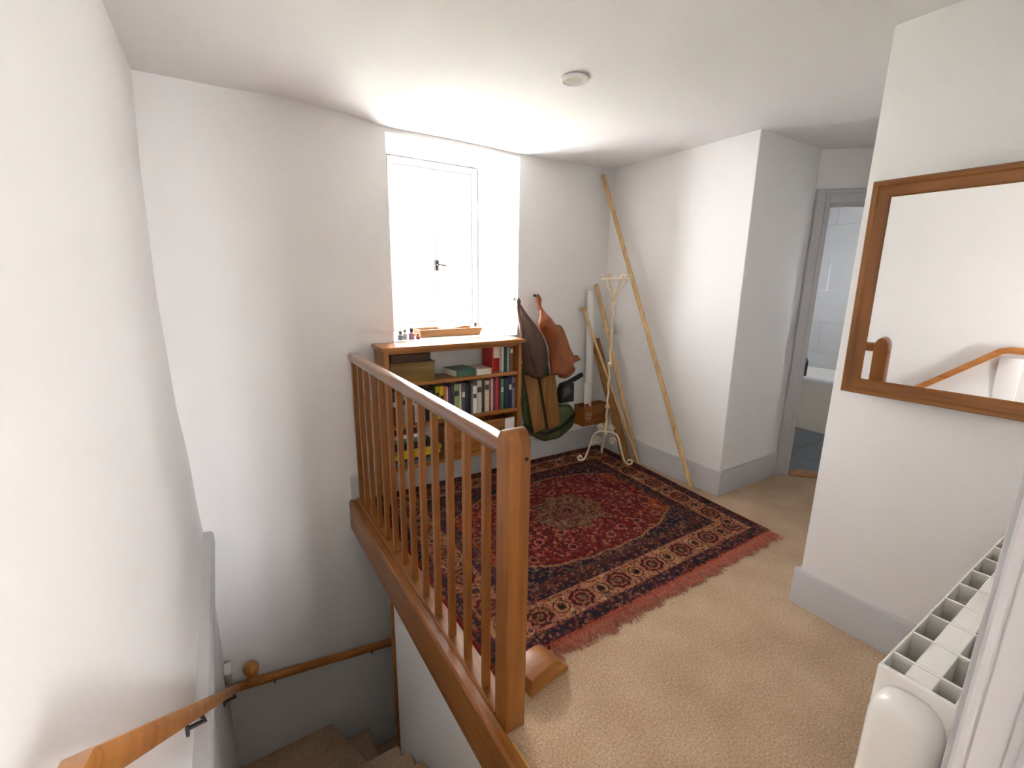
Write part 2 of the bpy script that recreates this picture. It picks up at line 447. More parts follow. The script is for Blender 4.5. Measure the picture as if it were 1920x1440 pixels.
# ---- bathroom beyond the diagonal wall
A0 = Vector((3.700, 1.770)); E_ = Vector((0.70711, -0.70711)); N_ = Vector((0.70711, 0.70711))
def dg(s, n): p = A0 + E_ * s + N_ * n; return (p.x, p.y)
def diag_box(bm, s0, s1, n0, n1, z0, z1, bev=0.0):
    add_prism(bm, [dg(s0, n0), dg(s1, n0), dg(s1, n1), dg(s0, n1)], z0, z1, 'xy', bev)
b = B()
diag_box(b, 0.0, 0.085, 0.0, 0.12, 0.0, 2.7); diag_box(b, 0.085, 0.845, 0.0, 0.12, 2.10, 2.7); diag_box(b, 0.845, 1.40, 0.0, 0.12, 0.0, 2.7)
struct('wall_diagonal', b, M_WALL)
d1 = struct_root('door_1', (*dg(0.46, 0), 0.0))
b = B(); diag_box(b, 0.087, 0.107, -0.004, 0.124, 0.0, 2.098); diag_box(b, 0.823, 0.843, -0.004, 0.124, 0.0, 2.098); diag_box(b, 0.107, 0.823, -0.004, 0.124, 2.078, 2.098)
diag_box(b, 0.107, 0.119, 0.05, 0.08, 0.0, 2.078); diag_box(b, 0.811, 0.823, 0.05, 0.08, 0.0, 2.078); diag_box(b, 0.119, 0.811, 0.05, 0.08, 2.066, 2.078)
obj('lining', b, M_GREY, d1)
for s0, s1, z0, z1 in ((0.0, 0.096, 0.0, 2.18), (0.834, 0.93, 0.0, 2.18)):
    b = B(); diag_box(b, s0 + 0.002, s1, -0.020, -0.001, z0 + 0.001, z1, 0.004)
    si = s0 + 0.06 if s0 < 0.4 else s0 + 0.0
    diag_box(b, s0 + 0.006, s0 + 0.03, -0.028, -0.018, z0 + 0.001, z1 - 0.008, 0.003); diag_box(b, s1 - 0.03, s1 - 0.012, -0.026, -0.018, z0 + 0.001, z1 - 0.03, 0.003)
    obj('architrave', b, M_GREY, d1)
b = B(); diag_box(b, 0.096, 0.834, -0.020, -0.001, 2.088, 2.18, 0.004); diag_box(b, 0.03, 0.90, -0.027, -0.018, 2.148, 2.172, 0.003)
obj('architrave', b, M_GREY, d1)
b = B(); diag_box(b, 0.109, 0.821, -0.03, 0.11, 0.001, 0.010, 0.003); struct('trim_5', b, SHELF['x'])
b = B(); add_box(b, 4.6, 4.90, 0.82, 0.95, 0.0, 2.7); add_box(b, 5.40, 6.1, 0.82, 0.95, 0.0, 2.7); add_box(b, 4.90, 5.40, 0.82, 0.95, 0.0, 1.25); add_box(b, 4.90, 5.40, 0.82, 0.95, 1.90, 2.7)
struct('wall_bath_front', b, M_WALL)
b = B(); add_box(b, 3.06, 6.1, 4.0, 4.15, -0.2, 2.7); struct('wall_bath_back', b, M_WALL)
b = B(); add_box(b, 3.60, 3.72, 1.9, 4.0, -0.2, 2.7); struct('wall_bath_left', b, M_WALL)
wb = struct_root('wall_bathroom', (6.0, 2.5, 0.0))
b = B(); add_box(b, 5.95, 6.1, 0.82, 4.15, -0.2, 2.7); obj('plaster', b, M_WALL, wb)
M_TILE = mat('pale_glazed_tile', S(200, 203, 206), 0.16, 0.02, 2)
for i in range(8):
    for j in range(7):
        y0 = 0.96 + 0.80 * i - (0.4 if j % 2 else 0); z0 = 0.02 + 0.36 * j
        y1 = y0 + 0.798
        y0 = max(y0, 0.955); y1 = min(y1, 3.99)
        if y1 - y0 < 0.05 or z0 > 2.4: continue
        b = B(); add_box(b, 5.936, 5.949, y0, y1, z0, min(z0 + 0.358, 2.43), 0.001, 1); obj('tile', b, M_TILE, wb)
fb = struct_root('floor_bathroom', (4.8, 2.2, 0.0))
b = B(); add_prism(b, [dg(0.05, 0.06), dg(1.35, 0.06), (5.95, 0.9), (5.95, 4.0), (3.7, 4.0)], -0.2, -0.008, 'xy'); obj('screed', b, M_GREY, fb)
M_SLATE = mat('blue_grey_slate', S(78, 84, 92), 0.35, 0.22, 5, 0.25, 18)
for i in range(4):
    for j in range(6):
        x0 = 3.72 + 0.56 * i + (0.28 if j % 2 else 0) - 0.28; y0 = 0.96 + 0.5 * j
        poly = []
        x1, y1 = min(x0 + 0.552, 5.93), min(y0 + 0.492, 3.98); x0 = max(x0, 3.73)
        # clip against the diagonal threshold
        c0 = 3.70 + 1.77 + 0.115 * 1.4142
        if x1 - x0 < 0.05 or x1 + y1 < c0 + 0.05: continue
        pts = [(x0, y0), (x1, y0), (x1, y1), (x0, y1)]
        out = []
        for k in range(4):
            p, q = pts[k], pts[(k + 1) % 4]; fp, fq = p[0] + p[1] - c0, q[0] + q[1] - c0
            if fp >= 0: out.append(p)
            if fp * fq < 0:
                t_ = fp / (fp - fq); out.append((p[0] + (q[0] - p[0]) * t_, p[1] + (q[1] - p[1]) * t_))
        if len(out) < 3: continue
        b = B(); add_prism(b, out, -0.0075, 0.002, 'xy'); obj('slate_tile', b, M_SLATE, fb)

bt = thing('bathtub', (5.55, 2.3, 0.003), 'white bathtub with cream side panel against pale tiles', 'bathtub')
M_BATH = mat('white_acrylic', S(236, 236, 236), 0.15, 0.01); M_BPAN = mat('cream_bath_panel', S(222, 214, 200), 0.4, 0.02)
b = B(); t = bmesh.new()
def rr(x0, x1, y0, y1, r, z, n=6):
    o_ = []
    for cx, cy, a0 in ((x1 - r, y1 - r, 0), (x0 + r, y1 - r, 90), (x0 + r, y0 + r, 180), (x1 - r, y0 + r, 270)):
        for k in range(n + 1):
            a = math.radians(a0 + 90 * k / n); o_.append((cx + r * math.cos(a), cy + r * math.sin(a), z))
    return o_
rings = [rr(5.155, 5.932, 1.45, 3.15, 0.02, 0.525), rr(5.150, 5.932, 1.445, 3.155, 0.02, 0.555), rr(5.157, 5.928, 1.452, 3.148, 0.02, 0.570), rr(5.215, 5.875, 1.53, 3.07, 0.12, 0.570), rr(5.225, 5.865, 1.54, 3.06, 0.12, 0.558), rr(5.27, 5.82, 1.63, 2.97, 0.16, 0.25), rr(5.33, 5.76, 1.75, 2.85, 0.16, 0.16)]
vr = [[t.verts.new(p) for p in rg] for rg in rings]
n = len(vr[0])
for i in range(len(vr) - 1):
    for j in range(n): t.faces.new((vr[i][j], vr[i][(j + 1) % n], vr[i + 1][(j + 1) % n], vr[i + 1][j]))
t.faces.new(vr[-1]); merge(b, t); obj('tub', b, M_BATH, bt)
b = B(); add_box(b, 5.165, 5.185, 1.46, 3.14, 0.004, 0.524); obj('side_panel', b, M_BPAN, bt)
b = B(); add_box(b, 5.19, 5.92, 1.46, 1.48, 0.004, 0.524); obj('end_panel', b, M_BPAN, bt)
b = B(); add_lathe(b, [(0.001, 0), (0.028, 0.0), (0.03, 0.01), (0.03, 0.15), (0.022, 0.175), (0.012, 0.185), (0.012, 0.21), (0.001, 0.212)], (5.19, 2.335, 0.571))
tag(obj('shampoo_bottle', b, M_BLACK), 'black bottle standing on the bathtub rim', 'bottle')

# ---- grey doorway lining close by on the right
d2 = struct_root('door_2', (0.76, 0.0, 0.0))
b = B(); add_prism(b, [(0.770, -0.07), (0.750, -0.07), (0.750, 0.072), (0.753, 0.0745), (0.750, 0.077), (0.750, 0.084), (0.754, 0.088), (0.770, 0.088)], 0.001, 2.17, 'xy'); obj('lining', b, M_GREY, d2)
b = B(); add_prism(b, [(0.750, -0.05), (0.736, -0.05), (0.736, 0.030), (0.739, 0.034), (0.744, 0.036), (0.746, 0.044), (0.750, 0.046)], 0.001, 2.17, 'xy'); obj('door_stop', b, M_GREY, d2)
b = B(); add_box(b, 0.772, 0.85, 0.0765, 0.096, 0.001, 2.24, 0.003); obj('architrave', b, M_GREY, d2)

# ---- outside: white boarded house opposite and the green
b = B(); add_box(b, -60, 60, -60, 80, -3.4, -3.2); o = struct('ground', b, mat('pale_bounce_ground', S(205, 203, 198), 0.9, 0.08, 3))  # ground surface made up pale to bounce sky light onto the ceiling
hs = thing('neighbour_house', (5.0, 13.5, -3.2), 'pale boarded house wall seen through the window', 'house')
M_BOARD = mat('pale_grey_boarding', S(200, 199, 196), 0.7, 0.02)
b = B(); add_box(b, -6.0, 18, 13.55, 17, -3.2, 6.6); obj('wall', b, M_BOARD, hs)
b = B()
add_prism(b, [(13.1, 6.6), (17.4, 6.6), (15.25, 8.6)], -6.3, 18.3, 'yz'); obj('roof', b, mat('slate_roof', S(150, 150, 155), 0.6, 0.1), hs)
for k in range(20):
    b = B(); z0 = -3.0 + 0.48 * k
    add_prism(b, [(13.46, z0), (13.545, z0), (13.545, z0 + 0.474), (13.53, z0 + 0.474)], -6.0, 18, 'yz'); obj('board', b, M_BOARD, hs)
hd = thing('hedge', (5.5, 11.6, -3.2), 'clipped green hedge in front of the house outside', 'hedge')
b = B(); rg_ = random.Random(3)
bmesh.ops.create_grid(b, x_segments=90, y_segments=60, size=1.0)
for v in b.verts:
    u_, w_ = v.co.x, (v.co.y + 1) / 2
    v.co = Vector((5.5 + 7 * u_, 11.3 + 0.9 * (max(0, w_ - 0.75) * 4) + 0.16 * rg_.random(), -3.2 + 4.0 * min(1, w_ / 0.78) + 0.12 * rg_.random() - (0.5 * max(0, w_ - 0.8))))
obj('foliage', b, mat('hedge_green', S(138, 146, 118), 0.8, 0.3, 12), hd, sharp=20)

# ================================================================ BALUSTRADE
bal = thing('balustrade', (0.70, 2.05, 0.0), 'varnished pine balustrade with square spindles along the stairwell edge', 'railing')
b = B(); add_prism(b, [(0.6655, 0.001), (0.748, 0.001), (0.748, 0.016), (0.742, 0.022), (0.674, 0.022), (0.6655, 0.016)], 1.127, 3.018, 'xz'); obj('base_rail', b, RAILW['y'], bal)
b = B()
prof = [(-0.020, -0.024), (0.020, -0.024), (0.028, -0.008)] + [(0.031 * math.copysign(abs(math.cos(math.radians(a))) ** 0.62, math.cos(math.radians(a))), 0.004 + 0.026 * math.sin(math.radians(a)) ** 0.62) for a in range(0, 181, 10)] + [(-0.028, -0.008)]
add_sweep(b, [(0.705, 1.124, 1.004), (0.705, 1.8, 1.004), (0.705, 2.4, 1.004), (0.703, 3.034, 1.006)], prof)
obj('handrail', b, RAILH, bal)
b = B()
arc = [(1.0865 + 0.0385 * math.cos(math.radians(a)), 1.012 + 0.062 * math.sin(math.radians(a))) for a in range(0, 181, 10)]
add_prism(b, [(1.125, 0.002), (1.125, 0.9)] + arc + [(1.048, 0.9), (1.048, 0.002)], 0.667, 0.745, 'yz', 0.006, 3)
nw = obj('newel_post', b, RAILW['z'], bal)
b = B(); add_lathe(b, [(0.001, 0.0), (0.006, 0.0), (0.006, 0.003), (0.001, 0.0035)], (0.727, 1.0455, 0.985), 12, 'y'); obj('screw_hole', b, mat('painted_hole_shade', S(50, 28, 14), 0.8), nw)  # solid dark disc, its colour paints the shade inside a screw hole
first = None
for k in range(13):
    y = 1.239 + 0.1465 * k
    if first is None:
        b = B(); add_box(b, -0.0135, 0.0135, -0.0135, 0.0135, 0.0, 0.957, 0.002, 1)
        first = obj('baluster', b, RAILW['z'], bal, origin=(0, 0, 0)); first.location = Vector((0.6965, y, 0.0225)) - bal.location
    else:
        dup(first, bal, Vector((0.6965, y, 0.0225)) - bal.location)

# brass nosing strip
b = B(); add_box(b, 0.664, 0.676, 0.70, 1.012, 0.0005, 0.008, 0.002); struct('trim_6', b, M_BRASS)

# ---- wall handrails down the stairs
hr = [(-0.019, -0.021), (0.019, -0.021), (0.022, -0.010), (0.022, 0.008), (0.015, 0.021), (-0.015, 0.021), (-0.022, 0.008), (-0.022, -0.010)]
h1 = thing('stair_handrail', (-0.17, 0.6, 0.88), 'honey oak handrail sloping down the left plaster wall', 'handrail')
b = B(); add_sweep(b, [(-0.212, -0.05, 0.908), (-0.210, 0.62, 0.908), (-0.210, 0.66, 0.897), (-0.160, 2.955, -1.052)], hr); obj('rail', b, OAK['y'], h1)
for y, z in ((0.25, 0.908), (1.5, 0.182), (2.6, -0.75)):
    b = B(); add_tube(b, [(xl(z - 0.05) + 0.004, y, z - 0.055), (-0.205 + 0.02 * y, y, z - 0.05), (-0.212 + 0.018 * y, y, z - 0.022)], 0.007)
    add_lathe(b, [(0.001, 0.002), (0.022, 0.002), (0.022, 0.008), (0.001, 0.009)], (xl(z - 0.05), y, z - 0.055), 16, 'x'); obj('bracket', b, M_IRON, h1)
h2 = thing('stair_handrail', (0.35, 2.98, -1.15), 'dark honey handrail across the window wall above the winding steps', 'handrail')
b = B(); add_sweep(b, [(-0.150, 2.985, -1.076), (0.40, 2.985, -1.146), (0.87, 2.985, -1.212)], hr); obj('rail', b, OAK['x'], h2)
b = B(); add_lathe(b, [(0.001, 0.0), (0.040, 0.0), (0.034, 0.02), (0.024, 0.04), (0.026, 0.05), (0.040, 0.065), (0.046, 0.085), (0.042, 0.108), (0.026, 0.125), (0.001, 0.130)], (-0.072, 2.985, -1.066), 20); obj('finial', b, OAK['z'], h2)
for x in (0.05, 0.7):
    z = -1.085 - 0.135 * (x + 0.1)
    b = B(); add_tube(b, [(x, 3.037, z - 0.06), (x, 3.0, z - 0.055), (x, 2.986, z - 0.022)], 0.007); obj('bracket', b, M_IRON, h2)
jb = thing('junction_box', (-0.19, 2.94, -0.966), 'small pale box in the stair corner below the grey ledge', 'box')
b = B(); add_box(b, -0.212, -0.176, 2.900, 2.980, -0.966, -0.892, 0.005); obj('body', b, M_GREY, jb)
b = B(); add_box(b, -0.213, -0.172, 2.895, 2.985, -0.891, -0.870, 0.004); obj('lid', b, M_WHITE, jb)

# ================================================================ CEILING LIGHT
cl = thing('ceiling_light', (1.52, 1.867, 2.41), 'round white recessed ceiling light', 'light')
zt = 2.437
b = B(); add_lathe(b, [(0.050, 0.0), (0.066, 0.0), (0.068, -0.005), (0.064, -0.012), (0.052, -0.014), (0.050, -0.008)], (1.52, 1.867, zt), 32); obj('rim', b, M_WHITE, cl)
b = B(); add_lathe(b, [(0.001, -0.009), (0.030, -0.009), (0.0505, -0.006), (0.0505, 0.0), (0.001, 0.0)], (1.52, 1.867, zt), 32); obj('diffuser', b, mat('frosted_lens', S(214, 206, 192), 0.4), cl)

# ================================================================ MIRROR
mr = thing('framed_mirror', (2.218, 0.30, 1.08), 'wide mirror in a red-brown wooden frame on the white wall', 'mirror')
def frame_piece(pts, m):
    # pts: outer and inner outline in (y,z); moulded face in x
    b = B(); (o0, o1, i1, i0) = pts
    def lerp(p, q, t): return (p[0] + (q[0] - p[0]) * t, p[1] + (q[1] - p[1]) * t)
    prof = [(0.0, 0.0), (0.0, 0.018), (0.08, 0.024), (0.30, 0.024), (0.40, 0.019), (0.80, 0.016), (0.92, 0.018), (1.0, 0.010), (1.0, 0.0)]
    t = bmesh.new(); a = []; c = []
    for f_, d in prof:
        p = lerp(o0, i0, f_); q = lerp(o1, i1, f_)
        a.append(t.verts.new((2.217 - d, p[0], p[1]))); c.append(t.verts.new((2.217 - d, q[0], q[1])))
    n = len(a)
    for i in range(n): t.faces.new((a[i], a[(i + 1) % n], c[(i + 1) % n], c[i]))
    t.faces.new(a); t.faces.new(c); bmesh.ops.recalc_face_normals(t, faces=t.faces); merge(b, t)
    obj('frame_side', b, m, mr, sharp=25)
ya, yb, za, zb, fw = -0.24, 0.834, 1.078, 1.890, 0.062
O = [(ya, za), (yb, za), (yb, zb), (ya, zb)]; I = [(ya + fw, za + fw), (yb - fw, za + fw), (yb - fw, zb - fw), (ya + fw, zb - fw)]
for i in range(4):
    j = (i + 1) % 4
    frame_piece((O[i], O[j], I[j], I[i]), FRAME['y' if i % 2 == 0 else 'z'])
MM = bpy.data.materials.new('silvered_mirror'); MM.use_nodes = True
nt = MM.node_tree; bs = nt.nodes['Principled BSDF']; bs.inputs['Metallic'].default_value = 1.0; bs.inputs['Roughness'].default_value = 0.015
nz = nt.nodes.new('ShaderNodeTexNoise'); nz.inputs['Scale'].default_value = 2; rp = nt.nodes.new('ShaderNodeValToRGB'); rp.color_ramp.elements[0].color = (0.88, 0.885, 0.88, 1); rp.color_ramp.elements[1].color = (0.92, 0.92, 0.915, 1)
nt.links.new(nz.outputs['Fac'], rp.inputs['Fac']); nt.links.new(rp.outputs['Color'], bs.inputs['Base Color'])
b = B(); add_box(b, 2.2062, 2.2092, ya + 0.055, yb - 0.055, za + 0.055, zb - 0.055); obj('mirror_glass', b, MM, mr)
b = B(); add_box(b, 2.2125, 2.2165, ya + 0.01, yb - 0.01, za + 0.01, zb - 0.01); obj('backing', b, FRAME['z'], mr)
mr.location.x -= 0.018; mr.location.y -= 0.012; mr.rotation_euler = (0, math.radians(-2.2), math.radians(1.8))

# ================================================================ RADIATOR
rd = thing('radiator', (1.46, 0.17, 0.001), 'white sectioned electric radiator with open slots along its top', 'radiator')
X0, PIT = 0.966, 0.0975
YR0, YR1, ZT, ZB = 0.120, 0.2265, 0.82, 0.14
def section(x0, w):
    b = B(); th = 0.0035
    add_box(b, x0, x0 + w, YR1 - th, YR1, ZB, ZT, 0.0012, 1); add_box(b, x0, x0 + w, YR0, YR0 + th, ZB, ZT, 0.0012, 1)
    add_box(b, x0, x0 + th * 1.6, YR0 + th, YR1 - th, ZB + 0.02, ZT - 0.001)
    add_box(b, x0 + th * 1.6, x0 + w - 0.0008, 0.1535, 0.1925, ZB + 0.01, ZT - 0.0005, 0.0015, 1)
    add_box(b, x0 + th * 1.6, x0 + w, YR0 + th, YR1 - th, ZB + 0.05, ZB + 0.06)
    return b
obj('section', section(X0, 0.053), M_RAD, rd)
s0 = obj('section', section(X0 + 0.0535, PIT - 0.0005), M_RAD, rd)
for k in range(1, 9): dup(s0, rd, (PIT * k, 0, 0))
b = B(); add_box(b, X0 + 0.0535 + PIT * 9, X0 + 0.0535 + PIT * 9 + 0.05, YR0, YR1, ZB, ZT, 0.002, 1); obj('end_plate', b, M_RAD, rd)
b = B(); add_box(b, X0 - 0.006, X0 - 0.0005, YR0 - 0.001, YR1 + 0.001, ZB - 0.01, ZT + 0.0005, 0.002, 2); obj('end_plate', b, M_RAD, rd)
b = B()
# smooth rounded control housing on the end
yc, hw, zt0 = 0.1715, 0.0525, 0.800
t = bmesh.new(); rings = []
for d, ins in ((0.0, 0.0), (0.018, 0.0), (0.032, 0.004), (0.042, 0.012), (0.048, 0.024)):
    w_ = hw - ins; ring = []
    for k in range(25):
        a = math.pi * k / 24
        ring.append((X0 - 0.0065 - d, yc + w_ * math.copysign(abs(math.cos(a)) ** 0.75, math.cos(a)), zt0 - 0.075 + (0.075 - ins) * math.sin(a) ** 0.75))
    ring += [(X0 - 0.0065 - d, yc - w_, 0.30 + ins), (X0 - 0.0065 - d, yc + w_, 0.30 + ins)]
    rings.append([t.verts.new(p) for p in ring])
n = len(rings[0])
for i in range(len(rings) - 1):
    for j in range(n): t.faces.new((rings[i][j], rings[i][(j + 1) % n], rings[i + 1][(j + 1) % n], rings[i + 1][j]))
t.faces.new(rings[0]); t.faces.new(rings[-1]); merge(b, t)
obj('control_housing', b, M_RAD, rd, sharp=60)
for x in (1.10, 1.80):
    b = B(); add_box(b, x, x + 0.03, 0.11, 0.235, 0.0, 0.012, 0.002); add_box(b, x + 0.008, x + 0.022, 0.155, 0.19, 0.012, ZB + 0.012); obj('foot', b, M_RAD, rd)

# ================================================================ RUG
def make_rug():
    NX, NY = 430, 350
    u = np.linspace(0, 1, NX); v = np.linspace(0, 1, NY)
    Ug, Vg = np.meshgrid(u, v)          # rows along y
    c00, c10, c11, c01 = [np.array(c) for c in ((0.756, 1.262), (2.765, 1.285), (2.895, 2.99), (0.756, 3.0))]
    P = ((1 - Ug) * (1 - Vg))[..., None] * c00 + (Ug * (1 - Vg))[..., None] * c10 + (Ug * Vg)[..., None] * c11 + ((1 - Ug) * Vg)[..., None] * c01
    W, H = 2.08, 1.72
    x = Ug * W; y = Vg * H
    rng = np.random.RandomState(3)
    def lin(*c): return np.array(S(*c)[:3])
    red, dred, maroon = lin(114, 26, 28), lin(86, 18, 22), lin(68, 26, 28)
    navy, ink, tan, cream = lin(34, 30, 44), lin(24, 22, 30), lin(172, 122, 84), lin(200, 160, 122)
    rust, pink, olive, brown, plum = lin(166, 74, 40), lin(176, 100, 88), lin(110, 98, 66), lin(84, 50, 36), lin(84, 44, 52)
    def cells(cs, seed, sx=1.0):
        r = np.random.RandomState(seed); n1, n2 = int(H / cs) + 4, int(W / cs) + 4
        jx, jy, hh = r.rand(n1, n2), r.rand(n1, n2), r.rand(n1, n2)
        gx, gy = x / cs + 1, y / cs + 1; ix, iy = gx.astype(int), gy.astype(int)
        best = np.full(x.shape, 9.0); hid = np.zeros(x.shape)
        for a in (-1, 0, 1):
            for c in (-1, 0, 1):
                qx, qy = np.clip(ix + a, 0, n2 - 1), np.clip(iy + c, 0, n1 - 1)
                d = np.hypot(gx - (qx + 0.2 + 0.6 * jx[qy, qx]), gy - (qy + 0.2 + 0.6 * jy[qy, qx]))
                m = d < best; best = np.where(m, d, best); hid = np.where(m, hh[qy, qx], hid)
        return best, hid
    def flowers(base, cs, seed, pal, rad=0.42, p=0.8):
        col = np.broadcast_to(np.array(base), x.shape + (3,)).copy()
        d, h = cells(cs, seed)
        k = (h * 97).astype(int) % len(pal)
        pc = np.array(pal)[k]
        on = (d < rad) & (h < p); col[on] = pc[on]
        ctr = (d < rad * 0.38) & (h < p); col[ctr] = np.array(base) * 0.8
        return col
    def put(dst, mask, src): dst[mask] = src[mask] if src.ndim == 3 else src
    # ground layers
    fieldA = flowers(red, 0.024, 1, [dred, rust, maroon, pink, tan, dred, plum, maroon], 0.45, 0.85)
    big, hb_ = cells(0.15, 22)
    ring = (np.abs(big - 0.17) < 0.04) & (hb_ < 0.5); fieldA[ring] = pink * 0.9
    fieldA[(big < 0.12) & (hb_ < 0.5)] = maroon
    navyL = flowers(navy, 0.027, 5, [ink, plum, tan * 0.7, olive * 0.7, pink * 0.7, ink, maroon], 0.42, 0.75)
    spand = flowers(plum * 0.95, 0.022, 9, [maroon, brown, tan * 0.8, plum, red * 0.8, olive * 0.8], 0.45, 0.8)
    medal = flowers(lin(118, 76, 58), 0.028, 12, [olive, tan * 0.85, brown, maroon, olive], 0.45, 0.85)
    col = spand.copy()
    cx, cy = 1.07, 0.86
    ax, ay = np.abs(x - cx), np.abs(y - cy)
    ang = np.arctan2(y - cy, x - cx)
    wob = 1 + 0.022 * np.cos(ang * 16)
    hexd = np.maximum(ay / 0.56, (ax * 0.62 + ay * 0.62) / (0.78)) / wob
    hexd = np.maximum(hexd, ax / 0.92)
    put(col, hexd < 1.0, navyL)
    rd_ = ((ax / 0.86) ** 2.4 + (ay / 0.47) ** 1.7) / wob
    put(col, (rd_ < 1.06), np.array(tan * 0.75)); put(col, rd_ < 1.0, fieldA)
    outer = (rd_ < 0.98) & (ax > 0.55)
    orange = flowers(rust * 0.85, 0.03, 31, [red, tan, dred, rust, maroon], 0.45, 0.8)
    put(col, outer & (rd_ > 0.62), orange)
    mr_ = np.hypot(ax / 1.15, ay) / (1 + 0.10 * np.cos(ang * 8))
    put(col, mr_ < 0.205, np.array(olive * 0.7)); put(col, mr_ < 0.195, medal)
    put(col, mr_ < 0.085, np.array(brown)); put(col, mr_ < 0.07, np.array(lin(120, 70, 58))); put(col, mr_ < 0.028, np.array(maroon))
    # borders
    d = np.minimum(np.minimum(x, W - x), np.minimum(y, H - y))
    alongx = np.minimum(y, H - y) < np.minimum(x, W - x)
    s = np.where(alongx, x, y)
    guard = flowers(lin(52, 30, 40), 0.022, 41, [ink, plum, maroon, navy * 1.3, pink * 0.6], 0.45, 0.8)
    put(col, d < 0.345, flowers(lin(74, 42, 44), 0.024, 45, [plum, brown, maroon, tan * 0.6], 0.42, 0.7))
    put(col, d < 0.300, np.array(lin(62, 28, 30))); put(col, d < 0.282, guard)
    put(col, d < 0.250, np.array(lin(120, 60, 46)))
    bord = flowers(tan, 0.027, 51, [cream * 0.9, rust * 0.9, brown, tan * 0.7, pink * 0.9, maroon], 0.42, 0.8)
    put(col, d < 0.243, bord)
    mid = d - 0.163
    per = 0.26
    t1 = (s + 0.05) % per - per / 2; q = np.hypot(t1 / 1.15, mid)
    inb = (d < 0.243) & (d > 0.088)
    for r_, cc in ((0.077, pink * 0.9), (0.069, tan * 0.8), (0.060, dred), (0.042, tan * 0.7), (0.033, dred), (0.016, olive)):
        put(col, inb & (q * (1 + 0.06 * np.cos(8 * np.arctan2(mid, t1))) < r_), np.array(cc))
    t2 = (s + 0.05 + per / 2) % per - per / 2; q2 = np.hypot(t2, mid)
    for r_, cc in ((0.044, maroon), (0.037, tan * 1.1), (0.025, brown), (0.015, ink)):
        put(col, inb & (q2 < r_), np.array(cc))
    put(col, d < 0.088, np.array(lin(112, 56, 44))); put(col, d < 0.080, guard)
    put(col, d < 0.018, np.array(lin(120, 34, 28)))
    put(col, (y < 0.012), np.array(lin(176, 84, 60)))
    # scattered small motifs over everything, as in a dense all-over weave
    for cs_, sd_, pr_, rad_ in ((0.020, 61, 0.42, 0.36), (0.014, 67, 0.34, 0.40), (0.036, 71, 0.30, 0.22)):
        dd, hh = cells(cs_, sd_)
        pal_ = np.array([tan * 0.9, maroon, ink, rust * 0.8, pink * 0.8, brown, tan * 0.6, dred, navy])
        pc = pal_[(hh * 1013).astype(int) % len(pal_)]
        on = (dd < rad_) & (hh < pr_)
        col[on] = col[on] * 0.35 + pc[on] * 0.65
        if rad_ > 0.3:
            hole = (dd < rad_ * 0.35) & (hh < pr_); col[hole] = col[hole] * 0.4
    col = col * (0.62 + 0.34 * rng.rand(NY, NX))[..., None]
    # mesh
    z = 0.0115 + 0.0012 * rng.rand(NY, NX) + 0.0025 * np.sin(x * 5.1) * np.sin(y * 4.3)
    z = np.minimum(z, 0.0135)
    edge = np.zeros_like(z, bool); edge[0] = edge[-1] = True; edge[:, 0] = edge[:, -1] = True
    z[edge] = 0.001
    V = np.stack([P[..., 0], P[..., 1], z], -1).reshape(-1, 3)
    idx = np.arange(NX * NY).reshape(NY, NX)
    Fq = np.stack([idx[:-1, :-1], idx[:-1, 1:], idx[1:, 1:], idx[1:, :-1]], -1).reshape(-1, 4)
    me = bpy.data.meshes.new('pile'); org = np.array([1.8, 2.1, 0.0])
    me.vertices.add(len(V)); me.vertices.foreach_set('co', (V - org).astype(np.float32).ravel())
    me.loops.add(Fq.size); me.loops.foreach_set('vertex_index', Fq.astype(np.int32).ravel())
    me.polygons.add(len(Fq)); me.polygons.foreach_set('loop_start', np.arange(0, Fq.size, 4, dtype=np.int32))
    me.update(calc_edges=True)
    at = me.color_attributes.new('weave', 'FLOAT_COLOR', 'POINT')
    at.data.foreach_set('color', np.concatenate([np.clip(col, 0, 1).reshape(-1, 3), np.ones((len(V), 1))], 1).astype(np.float32).ravel())
    m = bpy.data.materials.new('knotted_wool'); m.use_nodes = True
    nt = m.node_tree; bs = nt.nodes['Principled BSDF']
    a = nt.nodes.new('ShaderNodeVertexColor'); a.layer_name = 'weave'
    nt.links.new(a.outputs['Color'], bs.inputs['Base Color']); bs.inputs['Roughness'].default_value = 0.9; bs.inputs['Specular IOR Level'].default_value = 0.15
    me.materials.append(m)
    rug = thing('persian_rug', (1.8, 2.1, 0.0), 'red and navy patterned oriental rug with a fringed edge', 'rug')
    o = bpy.data.objects.new('pile', me); COL.objects.link(o); o.parent = rug
    # fringe along the front edge
    rr_ = random.Random(5); vs_, fs_ = [], []
    N = 520
    for k in range(N):
        t_ = 0.13 + 0.86 * (k + rr_.random()) / N
        p0 = c00 * (1 - t_) + c10 * t_
        ln = 0.045 + 0.05 * rr_.random() * (0.5 + 0.5 * math.sin(t_ * 40) ** 2); dx = rr_.uniform(-0.035, 0.035); w_ = 0.0022
        base = len(vs_)
        for i in range(4):
            f_ = i / 3
            px = p0[0] + dx * f_ * f_; py = p0[1] - ln * f_; pz = 0.008 * (1 - f_) + 0.004 + 0.003 * rr_.random()
            vs_ += [(px - w_, py, pz), (px + w_, py, pz), (px, py, pz + 0.003)]
        for i in range(3):
            q = base + 3 * i
            for a_, b_ in ((0, 1), (1, 2), (2, 0)): fs_.append((q + a_, q + b_, q + 3 + b_, q + 3 + a_))
    me = bpy.data.meshes.new('fringe'); me.from_pydata([tuple(np.array(p) - org) for p in vs_], [], fs_); me.update()
    me.materials.append(mat('rust_wool_fringe', S(162, 86, 66), 0.9, 0.3, 60))
    fo = bpy.data.objects.new('fringe', me); COL.objects.link(fo); fo.parent = rug; fo['kind'] = 'stuff'
make_rug()

